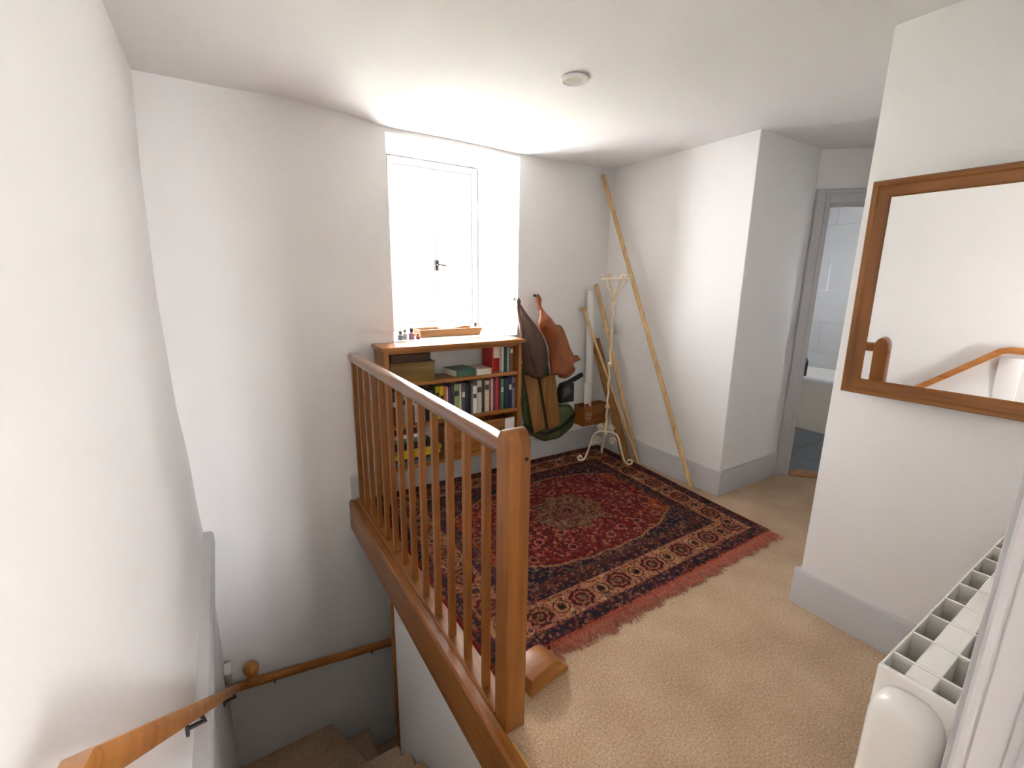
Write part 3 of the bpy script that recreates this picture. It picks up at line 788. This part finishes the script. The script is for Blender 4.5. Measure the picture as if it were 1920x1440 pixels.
# carved wooden offcut by the newel
wb_ = thing('wooden_offcut', (0.92, 1.2, 0.0), 'rounded pine offcut lying beside the newel post', 'offcut')
b = B()
Mx = Matrix.Translation((0.912, 1.185, 0.0)) @ Matrix.Rotation(math.radians(8), 4, 'Z')
t = bmesh.new()
pr_ = [(-0.10, 0.0), (0.10, 0.0), (0.10, 0.016), (0.092, 0.022), (0.082, 0.026), (0.072, 0.045), (0.052, 0.070), (0.022, 0.084), (-0.015, 0.088), (-0.055, 0.084), (-0.10, 0.074)]
add_prism(t, pr_, -0.055, 0.055, 'xz', 0.004)
bmesh.ops.transform(t, matrix=Mx, verts=t.verts); merge(b, t)
for v in b.verts: v.co.z += 0.001
obj('block', b, PALE['x'] if False else SHELF['x'], wb_)

# ================================================================ BOOKCASE
BX0, BX1, BY0, BY1 = 0.838, 1.880, 2.80, 3.015
bc = thing('bookcase', (1.36, 2.9, 0.0), 'low amber pine bookcase with three shelves under the window', 'bookcase')
b = B(); add_box(b, BX0 - 0.01, BX1 + 0.028, BY0 - 0.012, 3.036, 1.062, 1.089, 0.006); obj('top', b, SHELF['x'], bc)
for x0, x1 in ((BX0, BX0 + 0.034), (BX1 - 0.030, BX1)):
    b = B(); add_box(b, x0, x1, BY0, BY1, 0.014, 1.0615, 0.003); obj('side_panel', b, SHELF['z'], bc)
SZ = [0.266, 0.560, 0.845]
for z in SZ:
    b = B(); add_box(b, BX0 + 0.0345, BX1 - 0.0305, BY0 + 0.004, BY1, z - 0.024, z, 0.003); obj('shelf', b, SHELF['x'], bc)
b = B(); add_box(b, BX0 + 0.0345, BX1 - 0.0305, BY0 + 0.012, BY0 + 0.03, 1.040, 1.0615, 0.002); obj('front_rail', b, SHELF['x'], bc)

bookmats = {}
def bmat(c):
    k = 'cover_%d_%d_%d' % c
    return mat(k, S(*c), 0.45, 0.08, 30)
def book_upright(x, w, h, dpt, z, c, label, yf=2.83, lean=0.0, pale=False):
    t = thing('book', (x + w / 2, yf + dpt / 2, z + 0.0005), label, 'book', 'books standing on the middle shelf')
    b = B(); add_box(b, x + 0.0008, x + w - 0.0008, yf, yf + 0.004, z + 0.001, z + h, 0.001, 1)
    add_box(b, x + 0.0008, x + 0.0028, yf + 0.002, yf + dpt, z + 0.001, z + h, 0); add_box(b, x + w - 0.0028, x + w - 0.0008, yf + 0.002, yf + dpt, z + 0.001, z + h, 0)
    obj('cover', b, bmat(c), t)
    b = B(); add_box(b, x + 0.003, x + w - 0.003, yf + 0.0045, yf + dpt - 0.004, z + 0.003, z + h - 0.004); obj('pages', b, M_PAPER, t)
    if w > 0.026:
        b = B(); zc_ = z + h * random.uniform(0.55, 0.75); add_box(b, x + 0.004, x + w - 0.004, yf - 0.0012, yf + 0.001, zc_, zc_ + h * 0.16); obj('title_panel', b, bmat((222, 214, 196) if sum(c) < 380 else (60, 50, 50)), t)
    return t
row = [ # x, width, height, colour, word
 (0.880, 0.040, 0.21, (96, 60, 40), 'brown'), (0.921, 0.034, 0.22, (60, 66, 84), 'slate blue'), (0.956, 0.044, 0.20, (150, 140, 120), 'stone grey'), (1.001, 0.036, 0.22, (120, 40, 40), 'dull red'), (1.038, 0.030, 0.21, (210, 200, 180), 'ivory'), (1.069, 0.045, 0.20, (196, 190, 186), 'pale grey'),
 (1.118, 0.056, 0.235, (40, 44, 30), 'blackish olive'), (1.192, 0.030, 0.235, (172, 172, 44), 'lime yellow'), (1.223, 0.030, 0.235, (214, 172, 22), 'bright yellow'), (1.256, 0.016, 0.23, (206, 120, 60), 'orange'), (1.273, 0.013, 0.225, (224, 190, 190), 'pale pink'), (1.287, 0.018, 0.225, (74, 28, 66), 'plum purple'), (1.306, 0.024, 0.23, (38, 40, 56), 'dark navy'), (1.331, 0.040, 0.235, (150, 168, 106), 'sage green'), (1.372, 0.017, 0.235, (206, 206, 170), 'pale lemon'),
 (1.390, 0.030, 0.24, (78, 70, 84), 'slate purple'), (1.421, 0.022, 0.235, (52, 46, 54), 'charcoal'), (1.444, 0.020, 0.24, (30, 30, 30), 'black'), (1.465, 0.012, 0.20, (120, 122, 120), 'mid grey'), (1.480, 0.032, 0.205, (238, 236, 230), 'clean white'), (1.514, 0.040, 0.245, (196, 196, 178), 'greyish cream'), (1.555, 0.022, 0.24, (70, 62, 50), 'umber'), (1.578, 0.038, 0.235, (214, 194, 168), 'sandy'), (1.617, 0.013, 0.24, (150, 84, 58), 'terracotta'), (1.631, 0.018, 0.245, (206, 200, 194), 'silver grey'), (1.650, 0.020, 0.235, (112, 40, 62), 'wine'), (1.671, 0.024, 0.25, (204, 44, 52), 'scarlet'),
 (1.697, 0.016, 0.235, (60, 56, 66), 'graphite'), (1.714, 0.028, 0.235, (88, 128, 88), 'leaf green'), (1.743, 0.016, 0.235, (34, 40, 40), 'dark teal'), (1.760, 0.022, 0.235, (44, 62, 92), 'steel blue'), (1.783, 0.030, 0.245, (22, 34, 88), 'royal navy'), (1.814, 0.030, 0.235, (134, 126, 146), 'lavender grey')]
for x, w, h, c, word in row:
    book_upright(x, w, h, 0.155, SZ[1], c, '%s book standing on the bookcase middle shelf' % word)
# top shelf
for x, w, h, c, word in ((1.640, 0.012, 0.19, (190, 60, 50), 'thin red'), (1.722, 0.016, 0.19, (232, 220, 205), 'narrow cream'), (1.741, 0.024, 0.19, (44, 72, 54), 'dark green'), (1.768, 0.020, 0.185, (150, 164, 172), 'pale steel blue'), (1.791, 0.030, 0.19, (120, 78, 44), 'tan brown')):
    t = book_upright(x, w, h, 0.155, SZ[2], c, '%s book standing at the end of the top shelf' % word); t['group'] = 'books standing on the top shelf'
t = thing('book', (1.69, 2.9, SZ[2]), 'red and white face-out book on the top shelf', 'book')
b = B(); add_box(b, 1.655, 1.719, 2.862, 2.874, SZ[2] + 0.001, SZ[2] + 0.105, 0.001, 1); obj('red_panel', b, bmat((176, 26, 30)), t)
b = B(); add_box(b, 1.655, 1.719, 2.862, 2.874, SZ[2] + 0.106, SZ[2] + 0.20, 0.001, 1); obj('white_panel', b, bmat((226, 206, 192)), t)
def lying(name, x0, x1, y0, y1, z0, z1, c, label, rot=0, group=None):
    t = thing(name, ((x0 + x1) / 2, (y0 + y1) / 2, z0 + 0.0005), label, 'book', group)
    Mr = Matrix.Translation(((x0 + x1) / 2, (y0 + y1) / 2, 0)) @ Matrix.Rotation(math.radians(rot), 4, 'Z') @ Matrix.Translation((-(x0 + x1) / 2, -(y0 + y1) / 2, 0))
    b = B(); add_box(b, x0, x1, y0, y1, z0 + 0.0006, z0 + 0.003, 0, M=Mr); add_box(b, x0, x1, y0, y1, z1 - 0.003, z1, 0, M=Mr); add_box(b, x0, x1, y0, y0 + 0.003, z0 + 0.002, z1 - 0.002, 0, M=Mr)
    obj('cover', b, bmat(c), t)
    b = B(); add_box(b, x0 + 0.004, x1 - 0.004, y0 + 0.003, y1 - 0.003, z0 + 0.0035, z1 - 0.0035, 0, M=Mr); obj('pages', b, M_PAPER, t)
    return t
lying('book', 1.335, 1.50, 2.83, 3.00, SZ[2], SZ[2] + 0.05, (62, 104, 84), 'thick green book lying flat on the top shelf', 8)
t = lying('book', 1.505, 1.625, 2.815, 2.985, SZ[2], SZ[2] + 0.045, (226, 214, 196), 'cream book lying flat beside the green book', 0)
# wooden card box on the top shelf
t = thing('wooden_box', (1.03, 2.9, SZ[2] + 0.0005), 'brown wooden box with dark lid on the top shelf', 'box')
M_OLIVE = wood('olive_brown_wood', S(98, 76, 30), S(140, 112, 52), 'x', 0.5); M_DKW = wood('dark_brown_wood', S(58, 36, 20), S(92, 60, 34), 'x', 0.5)
b = B(); add_box(b, 0.884, 1.19, 2.83, 2.99, SZ[2] + 0.001, SZ[2] + 0.118, 0.003); bx_ = obj('body', b, M_OLIVE, t)
b = B(); add_box(b, 0.880, 1.194, 2.826, 2.994, SZ[2] + 0.119, SZ[2] + 0.132, 0.003); obj('band', b, M_OLIVE, t)
b = B(); add_box(b, 0.895, 1.165, 2.835, 2.985, SZ[2] + 0.133, SZ[2] + 0.19, 0.004); obj('lid', b, M_DKW, t)
# bottom shelf
Z0 = SZ[0]
for i, (x0, x1, z0, z1, c, word) in enumerate(((0.882, 1.20, 0.0, 0.028, (90, 120, 120), 'grey-green'), (0.890, 1.19, 0.0285, 0.050, (58, 52, 60), 'charcoal'), (0.885, 1.215, 0.0505, 0.082, (214, 186, 40), 'broad yellow'), (0.90, 1.225, 0.0825, 0.112, (206, 176, 52), 'mustard yellow'), (0.89, 1.15, 0.1125, 0.165, (44, 34, 28), 'black brown'), (0.884, 1.12, 0.1655, 0.195, (60, 128, 108), 'sea green'), (0.89, 1.115, 0.1955, 0.222, (226, 218, 208), 'white'), (0.895, 1.10, 0.2225, 0.238, (104, 28, 36), 'wine red'))):
    lying('book', x0, x1, 2.825, 2.99, Z0 + z0, Z0 + z1, c, '%s book lying in the pile on the bottom shelf' % word, 0, 'books piled on the bottom shelf')
t = thing('wooden_drawer_box', (1.55, 2.9, Z0 + 0.0005), 'plain wooden drawer box with a white card on the bottom shelf', 'box')
b = B(); add_box(b, 1.275, 1.838, 2.815, 2.830, Z0 + 0.001, Z0 + 0.228, 0.003); obj('front', b, SHELF['x'], t)
b = B(); add_box(b, 1.275, 1.290, 2.831, 3.0, Z0 + 0.001, Z0 + 0.21, 0.002); add_box(b, 1.823, 1.838, 2.831, 3.0, Z0 + 0.001, Z0 + 0.21, 0.002); add_box(b, 1.291, 1.822, 2.985, 3.0, Z0 + 0.001, Z0 + 0.21, 0.002); obj('sides', b, SHELF['y'], t)
b = B(); add_box(b, 1.745, 1.828, 2.811, 2.8145, Z0 + 0.11, Z0 + 0.222, 0.001); obj('card', b, M_PAPER, t)

# ================================================================ ON THE SILL
SZL = 1.0925
t = thing('wooden_tray', (1.46, 3.26, SZL), 'shallow tan wooden tray of papers on the window sill', 'tray')
b = B(); add_box(b, 1.235, 1.715, 3.175, 3.36, SZL + 0.0005, SZL + 0.008); obj('tray_floor', b, TANW['x'], t)
b = B(); add_prism(b, [(1.232, SZL + 0.001), (1.718, SZL + 0.001), (1.745, SZL + 0.056), (1.222, SZL + 0.056)], 3.163, 3.1745, 'xz', 0.002); obj('tray_side', b, TANW['x'], t)
b = B(); add_prism(b, [(1.232, SZL + 0.001), (1.718, SZL + 0.001), (1.745, SZL + 0.056), (1.222, SZL + 0.056)], 3.3605, 3.372, 'xz', 0.002); obj('tray_side', b, TANW['x'], t)
for xa, xb_ in ((1.232, 1.222), (1.718, 1.745)):
    sgn = 1 if xa < 1.5 else -1
    b = B(); add_prism(b, [(xa, SZL + 0.009), (xa + 0.010 * sgn, SZL + 0.009), (xb_ + 0.010 * sgn, SZL + 0.056), (xb_, SZL + 0.056)], 3.175, 3.36, 'xz'); obj('tray_side', b, TANW['y'], t)
for k, (x, y, rz, rx, lab) in enumerate(((1.33, 3.27, 8, 2, 'white letter lying in the wooden tray'), (1.50, 3.27, -6, 5, 'folded white paper leaning up in the wooden tray'), (1.60, 3.28, 18, 14, 'loose white sheet tilted up in the wooden tray'))):
    b = B(); Mr = Matrix.Translation((x, y, SZL + 0.034 + 0.022 * k)) @ Matrix.Rotation(math.radians(rz), 4, 'Z') @ Matrix.Rotation(math.radians(-rx), 4, 'Y')
    add_box(b, -0.07, 0.07, -0.06, 0.06, -0.003, 0.003, 0.001, 1, M=Mr); tag(obj('paper', b, M_PAPER), lab, 'paper')
for x, y, lab in ((1.665, 3.19, 'dark knob on the tray corner nearer the coats'), (1.735, 3.27, 'dark knob at the tray end')):
    b = B(); add_lathe(b, [(0.001, 0), (0.010, 0.0), (0.008, 0.008), (0.012, 0.02), (0.006, 0.03), (0.001, 0.031)], (x, y, SZL + 0.009 if x < 1.7 else SZL + 0.057), 12); 
    o = obj('tray_knob', b, M_IRON, t)
def bottle(name, x, y, r, h, cap, c, capc, lab, cat='bottle'):
    t = thing(name, (x, y, SZL), lab, cat)
    b = B(); add_lathe(b, [(0.001, 0.0005), (r, 0.0005), (r, h * 0.75), (r * 0.5, h * 0.9), (r * 0.45, h), (0.001, h)], (x, y, SZL), 16); obj('body', b, mat('glass_' + name + str(int(x * 1000)), S(*c), 0.2, 0.05), t)
    b = B(); add_lathe(b, [(0.001, h), (r * 0.55, h), (r * 0.55, h + cap), (0.001, h + cap)], (x, y, SZL), 16); obj('cap', b, mat('cap_' + str(int(x * 1000)), S(*capc), 0.4), t)
bottle('bottle', 1.137, 3.11, 0.020, 0.055, 0.026, (150, 96, 112), (40, 40, 46), 'mauve bottle with a black cap on the window sill')
bottle('jar', 1.052, 3.10, 0.020, 0.045, 0.018, (120, 124, 126), (70, 72, 74), 'small grey glass jar at the end of the window sill', 'jar')
bottle('jar', 1.094, 3.13, 0.018, 0.055, 0.016, (170, 172, 172), (110, 112, 114), 'pale glass jar beside the mauve bottle', 'jar')
bottle('jar', 1.182, 3.10, 0.015, 0.028, 0.012, (120, 66, 52), (90, 50, 40), 'small brown pot beside the wooden tray', 'pot')

# ================================================================ BAGS ON THE WALL
def drape(bm, L, Rr, yc0, dep, folds=5, amp=0.012, seed=0, sub=6, n=22, ytop=None):
    """cloth or leather body between two outlines in xz, rounded in y"""
    def resamp(P_):
        out = []
        for i in range(len(P_) - 1):
            p0 = P_[max(i - 1, 0)]; p1 = P_[i]; p2 = P_[i + 1]; p3 = P_[min(i + 2, len(P_) - 1)]
            for k in range(sub):
                t_ = k / sub
                out.append(tuple(0.5 * ((2 * p1[j]) + (-p0[j] + p2[j]) * t_ + (2 * p0[j] - 5 * p1[j] + 4 * p2[j] - p3[j]) * t_ ** 2 + (-p0[j] + 3 * p1[j] - 3 * p2[j] + p3[j]) * t_ ** 3) for j in (0, 1)))
        out.append(P_[-1]); return out
    l, r = resamp(L), resamp(Rr); t = bmesh.new(); rings = []
    for i, (p, q) in enumerate(zip(l, r)):
        cx, cz = (p[0] + q[0]) / 2, (p[1] + q[1]) / 2; hx, hz = (q[0] - p[0]) / 2, (q[1] - p[1]) / 2
        f0 = min(1.0, i / (0.45 * len(l))); yc = yc0 if ytop is None else ytop + (yc0 - ytop) * f0 * f0 * (3 - 2 * f0)
        wd = math.hypot(hx, hz); d = min(dep, wd * 0.8) * (1.0 if 0 < i < len(l) - 1 else 0.3)
        ring = []
        for k in range(n):
            a = 2 * math.pi * k / n; ca, sa = math.cos(a), math.sin(a)
            f_ = 1 + amp / max(d, 0.01) * (math.sin(folds * a + seed + i * 0.21) * 0.6 + 0.7 * noise.noise(Vector((ca * 1.5 + seed, sa * 1.5, i * 0.16))))
            ring.append(t.verts.new((cx + hx * ca, yc + min(d * sa * f_, 3.03 - yc), cz + hz * ca + 0.006 * noise.noise(Vector((k * 0.7, i * 0.3, seed))))))
        rings.append(ring)
    for i in range(len(rings) - 1):
        for k in range(n): t.faces.new((rings[i][k], rings[i][(k + 1) % n], rings[i + 1][(k + 1) % n], rings[i + 1][k]))
    t.faces.new(rings[0]); t.faces.new(rings[-1]); bmesh.ops.recalc_face_normals(t, faces=t.faces); merge(bm, t)

def leather(name, c):
    return mat(name, S(*c), 0.42, 0.28, 14, 0.5, 45)
M_BRN = leather('dark_brown_leather', (82, 53, 40)); M_TAN = leather('tan_leather', (140, 74, 38)); M_GRN = mat('green_canvas', S(80, 90, 56), 0.85, 0.15, 30, 0.3, 300)
M_GRN2 = mat('dark_green_canvas_binding', S(44, 50, 30), 0.8, 0.15, 30)

tb = thing('leather_bag', (2.0, 2.94, 0.72), 'dark brown leather bag hanging beside the bookcase', 'bag')
b = B(); drape(b, [(1.940, 1.336), (1.918, 1.225), (1.914, 1.120), (1.930, 0.974), (1.960, 0.846), (2.030, 0.770)], [(1.972, 1.335), (2.015, 1.251), (2.075, 1.154), (2.150, 1.044), (2.188, 0.888), (2.125, 0.736)], 2.880, 0.046, 5, 0.020, 1.3, ytop=2.97); obj('body', b, M_BRN, tb, sharp=80)
b = B(); add_tube(b, [(1.953, 2.968, 1.32), (1.944, 2.970, 1.36), (1.956, 2.985, 1.382), (1.966, 2.972, 1.36), (1.960, 2.968, 1.32)], 0.008); obj('loop', b, M_BRN, tb)
b = B(); add_sweep(b, [(1.955, 2.935, 1.30), (1.965, 2.845, 1.12), (1.99, 2.822, 0.95), (2.06, 2.822, 0.79)], [(-0.010, -0.002), (0.010, -0.002), (0.010, 0.002), (-0.010, 0.002)]); obj('strap', b, M_BRN, tb)
b = B(); add_lathe(b, [(0.001, 0), (0.008, 0), (0.006, 0.04), (0.011, 0.044), (0.011, 0.055), (0.001, 0.057)], (1.956, 2.982, 1.372), 12, 'y'); tag(obj('coat_peg', b, M_IRON), 'dark peg holding the dark brown leather bag', 'peg')

tl = thing('leather_bag', (2.28, 2.94, 0.73), 'tan leather bag with gathered ends hanging on the wall', 'bag')
b = B(); drape(b, [(2.122, 1.378), (2.130, 1.315), (2.118, 1.255), (2.086, 1.175), (2.150, 1.074), (2.195, 0.985), (2.206, 0.870), (2.225, 0.775)], [(2.176, 1.378), (2.160, 1.315), (2.190, 1.255), (2.240, 1.185), (2.318, 1.150), (2.392, 1.000), (2.466, 0.872), (2.378, 0.744)], 2.878, 0.046, 4, 0.018, 4.1, ytop=2.98); obj('body', b, M_TAN, tl, sharp=80)
b = B(); drape(b, [(2.403, 0.914), (2.452, 0.914), (2.497, 0.909)], [(2.423, 0.840), (2.472, 0.855), (2.522, 0.865)], 2.878, 0.026, 3, 0.006, 2.2); obj('gathered_end', b, M_TAN, tl, sharp=80)
b = B(); drape(b, [(2.315, 0.811), (2.383, 0.811), (2.452, 0.830)], [(2.295, 0.747), (2.373, 0.727), (2.462, 0.776)], 2.872, 0.030, 4, 0.010, 6.0); obj('hem', b, M_TAN, tl, sharp=80)
b = B(); add_tube(b, [(2.140, 2.978, 1.36), (2.134, 2.98, 1.392), (2.148, 2.988, 1.408), (2.160, 2.98, 1.392), (2.156, 2.978, 1.36)], 0.007); obj('loop', b, M_TAN, tl)
b = B(); add_lathe(b, [(0.001, 0), (0.008, 0), (0.006, 0.04), (0.011, 0.044), (0.011, 0.055), (0.001, 0.057)], (2.148, 2.982, 1.398), 12, 'y'); tag(obj('coat_peg', b, M_IRON), 'dark peg holding the tan leather bag', 'peg')

gb = thing('canvas_bag', (2.25, 2.98, 0.15), 'green canvas bag with two broad tan wooden slats hanging under the leather bags', 'bag')
b = B(); drape(b, [(1.990, 0.86), (2.000, 0.70), (2.006, 0.58), (2.015, 0.48), (2.025, 0.42), (2.060, 0.31), (2.130, 0.225), (2.27, 0.158)], [(2.27, 0.86), (2.30, 0.72), (2.33, 0.58), (2.40, 0.475), (2.53, 0.445), (2.592, 0.360), (2.575, 0.25), (2.42, 0.160)], 2.996, 0.034, 3, 0.003, 0.4); obj('pouch', b, M_GRN, gb, sharp=80)
b = B(); add_sweep(b, [(2.03, 2.972, 0.36), (2.12, 2.958, 0.275), (2.25, 2.953, 0.235), (2.42, 2.955, 0.27), (2.575, 2.972, 0.36)], [(-0.006, -0.012), (0.006, -0.012), (0.006, 0.012), (-0.006, 0.012)]); obj('binding', b, M_GRN2, gb)
for pts, yy in (([(2.000, 0.775), (2.122, 0.765), (2.232, 0.293), (2.110, 0.270)], 2.938), ([(2.158, 0.735), (2.305, 0.765), (2.385, 0.307), (2.257, 0.286)], 2.934)):
    b = B(); add_prism(b, pts, yy, yy + 0.014, 'xz', 0.003); obj('slat', b, TANW['z'], gb)

# ================================================================ CORNER CRATE AND ITS CONTENTS
cr = thing('wooden_crate', (2.75, 2.94, 0.26), 'open wooden crate fixed low on the wall behind the cream stand', 'crate')
CX0, CX1, CY0, CY1, CZ0, CZ1 = 2.602, 2.905, 2.885, 3.015, 0.262, 0.440
b = B(); add_box(b, CX0, CX1, CY0, CY0 + 0.014, CZ0, CZ1, 0.002); obj('front_board', b, SHELF['x'], cr)
b = B(); add_box(b, CX0, CX1, CY1 - 0.012, CY1, CZ0, CZ1, 0.002); obj('back_board', b, SHELF['x'], cr)
b = B(); add_box(b, CX0 + 0.0145, CX1 - 0.0145, CY0 + 0.0145, CY1 - 0.0125, CZ0, CZ0 + 0.012); obj('bottom_board', b, SHELF['x'], cr)
for x0 in (CX0, CX1 - 0.014):
    b = B(); add_box(b, x0, x0 + 0.014, CY0 + 0.0145, CY1 - 0.0125, CZ0, CZ1, 0.002); obj('end_board', b, SHELF['y'], cr)
b = B()
M_STEN = mat('faded_white_stencil', S(206, 190, 168), 0.8, 0.15, 60)
for rr0 in (0.036, 0.018):
    pts = circ(rr0, 20); inn = circ(rr0 - 0.008, 20)
    for k in range(20):
        if k % 5 == 4: continue
        j = (k + 1) % 20
        add_prism(b, [(2.660 + p[0], 0.350 + p[1]) for p in (pts[k], pts[j], inn[j], inn[k])], CY0 - 0.0015, CY0 - 0.0002, 'xz')
obj('stencil_mark', b, M_STEN, cr)
FLZ = CZ0 + 0.0125
b = B(); add_tube(b, [(2.716, 2.964, FLZ), (2.712, 2.968, 0.8), (2.704, 2.985, 1.44)], 0.033, 20); tag(obj('cardboard_tube', b, M_PAPER), 'tall white cardboard tube standing in the crate', 'tube')
t = thing('black_gadget', (2.47, 2.98, 0.48), 'black gadget with a slanting arm resting behind the green bag', 'gadget')
b = B(); add_prism(b, [(2.405, 0.482), (2.405, 0.60), (2.43, 0.650), (2.50, 0.665), (2.55, 0.645), (2.555, 0.482)], 2.965, 3.032, 'xz', 0.010); obj('body', b, M_BLACK, t)
b = B(); add_sweep(b, [(2.48, 2.99, 0.645), (2.58, 2.99, 0.680), (2.655, 2.99, 0.710)], [(-0.012, -0.014), (0.012, -0.014), (0.012, 0.02), (-0.012, 0.02)]); obj('arm', b, M_BLACK, t)
b = B(); add_prism(b, [(2.430, 0.53), (2.435, 0.61), (2.49, 0.635), (2.52, 0.57)], 2.9625, 2.9645, 'xz'); obj('face_panel', b, mat('dusky_grey_plastic', S(92, 84, 90), 0.5), t)
b = B(); add_prism(b, [(2.630, FLZ + 0.001), (2.690, FLZ + 0.001), (2.680, 0.645), (2.614, 0.650)], 2.904, 2.914, 'xz', 0.002)
tag(obj('white_card', b, M_PAPER), 'white card standing in the crate next to the tube', 'card')
b = B(); drape(b, [(2.61, 0.462), (2.612, 0.452), (2.615, 0.442)], [(2.655, 0.468), (2.665, 0.455), (2.66, 0.442)], 2.892, 0.008, 3, 0.002, 1); tag(obj('cloth_scrap', b, mat('dusty_pink_cloth', S(186, 80, 84), 0.9, 0.15)), 'crumpled pink cloth scrap on the crate edge', 'cloth')

# ---- poles and sticks leaning in the corner
def stick(name, p0, p1, r, m, lab, cat='pole', n=12):
    b = B(); P0, P1 = Vector(p0), Vector(p1)
    add_tube(b, [P0, P0.lerp(P1, 0.33), P0.lerp(P1, 0.66), P1], r, n); return tag(obj(name, b, m), lab, cat)
stick('wooden_pole', (2.850, 1.934, 0.020), (2.806, 3.022, 2.375), [0.018, 0.018, 0.0175, 0.017], PALE['z'], 'longest pale wooden pole leaning from the rug up to the ceiling corner')
stick('wooden_pole', (2.882, 2.50, 0.030), (2.775, 3.000, 1.495), [0.018, 0.018, 0.017, 0.016], PALE['z'], 'shorter tan pole leaning behind the cream stand')
b = B()
P0, P1 = Vector((2.795, 2.53, 0.018)), Vector((2.800, 3.005, 1.02))
add_sweep(b, [P0, P0.lerp(P1, 0.5), P1], [(-0.045, -0.009), (0.045, -0.009), (0.045, 0.009), (-0.045, 0.009)]); tag(obj('wooden_plank', b, TANW['z']), 'flat brown wooden plank leaning in the corner behind the cream stand', 'plank')
t = thing('walking_stick', (2.855, 2.45, 0.013), 'slim pale walking stick with a short cross handle leaning on the wall', 'stick')
b = B(); add_tube(b, [(2.855, 2.455, 0.020), (2.78, 2.62, 0.42), (2.70, 2.80, 0.86), (2.628, 2.985, 1.28)], [0.0095, 0.0105, 0.011, 0.012], 10); obj('shaft', b, PALE['z'], t)
b = B(); add_tube(b, [(2.655, 2.985, 1.275), (2.62, 2.99, 1.292), (2.585, 2.99, 1.285)], [0.012, 0.014, 0.013], 10); obj('handle', b, PALE['x'], t)

# ---- cream wrought iron stand
SX, SY = 2.640, 2.645
sd = thing('iron_stand', (SX, SY, 0.012), 'cream wrought iron floor stand with scrolled feet in the corner', 'stand')
b = B()
tw = []
for k in range(60):
    z = 0.25 + 1.10 * k / 59; tw.append((SX + 0.0035 * math.cos(k * 0.9), SY + 0.0035 * math.sin(k * 0.9), z))
add_tube(b, tw, 0.0085, 8); obj('stem', b, M_CREAM, sd)
for z in (0.28, 0.50, 0.86, 1.345):
    b = B(); add_lathe(b, [(0.001, -0.02), (0.014, -0.016), (0.020, 0.0), (0.014, 0.016), (0.001, 0.02)], (SX, SY, z), 14); obj('collar', b, M_CREAM, sd)
fdir0 = math.atan2(2.718 - SY, 2.47 - SX)
for k in range(3):
    a = [math.atan2(0.105, -0.185), math.atan2(-0.185, 0.125), math.radians(52)][k]
    rr_ = [0.205, 0.215, 0.20][k]
    dx, dy = math.cos(a), math.sin(a)
    prof_ = [(0.0, 0.285), (0.05, 0.285), (0.085, 0.27), (0.105, 0.235), (0.12, 0.18), (0.14, 0.105), (0.158, 0.053), (0.178, 0.029), (0.200, 0.025), (0.216, 0.036), (0.219, 0.052), (0.208, 0.067), (0.193, 0.064), (0.188, 0.050)]
    b = B(); add_tube(b, [(SX + dx * p * rr_ / 0.20, SY + dy * p * rr_ / 0.20, z) for p, z in prof_], 0.0085, 8); lg = obj('leg', b, M_CREAM, sd)
    sp = [(0.012 + 0.06 * (1 - q / 9) , 0, 0) for q in range(10)]
    b = B(); pts = []
    for q in range(22):
        th = q * 0.42; rad = 0.034 * (1 - q / 26)
        pts.append((SX + dx * (0.062 + rad * math.cos(th)), SY + dy * (0.062 + rad * math.cos(th)), 0.205 + rad * math.sin(th)))
    add_tube(b, pts, 0.0055, 6); obj('scroll', b, M_CREAM, lg)
    b = B(); pts = []
    for q in range(22):
        th = -q * 0.42; rad = 0.028 * (1 - q / 26)
        pts.append((SX + dx * (0.048 + rad * math.cos(th)), SY + dy * (0.048 + rad * math.cos(th)), 0.330 + rad * math.sin(th)))
    add_tube(b, pts, 0.005, 6); obj('scroll', b, M_CREAM, lg)
b = B(); add_tube(b, [(SX + 0.10 * math.cos(2 * math.pi * k / 32), SY + 0.10 * math.sin(2 * math.pi * k / 32), 1.535) for k in range(33)], 0.006, 8); obj('top_ring', b, M_CREAM, sd)
for k in range(6):
    a = 2 * math.pi * k / 6 + 0.3; dx, dy = math.cos(a), math.sin(a)
    b = B(); add_tube(b, [(SX + dx * p, SY + dy * p, z) for p, z in ((0.008, 1.345), (0.012, 1.38), (0.032, 1.43), (0.066, 1.48), (0.094, 1.53))], 0.0055, 6)
    rb = obj('rib', b, M_CREAM, sd)
    b = B(); pts = []
    for q in range(18):
        th = q * 0.42; rad = 0.022 * (1 - q / 22)
        pts.append((SX + dx * 0.10 - dy * rad * math.cos(th), SY + dy * 0.10 + dx * rad * math.cos(th), 1.556 + rad * math.sin(th)))
    add_tube(b, pts, 0.0045, 6); obj('scroll', b, M_CREAM, rb)

# ---- wall socket
ws = thing('switch_plate', (2.925, 2.87, 1.07), 'white square switch plate on the nook wall behind the poles', 'switch')
b = B(); add_box(b, 2.920, 2.9295, 2.827, 2.913, 1.070, 1.156, 0.003); obj('plate', b, M_WHITE, ws)
b = B(); add_box(b, 2.917, 2.9198, 2.850, 2.890, 1.095, 1.131, 0.001); obj('rocker', b, M_WHITE, ws)
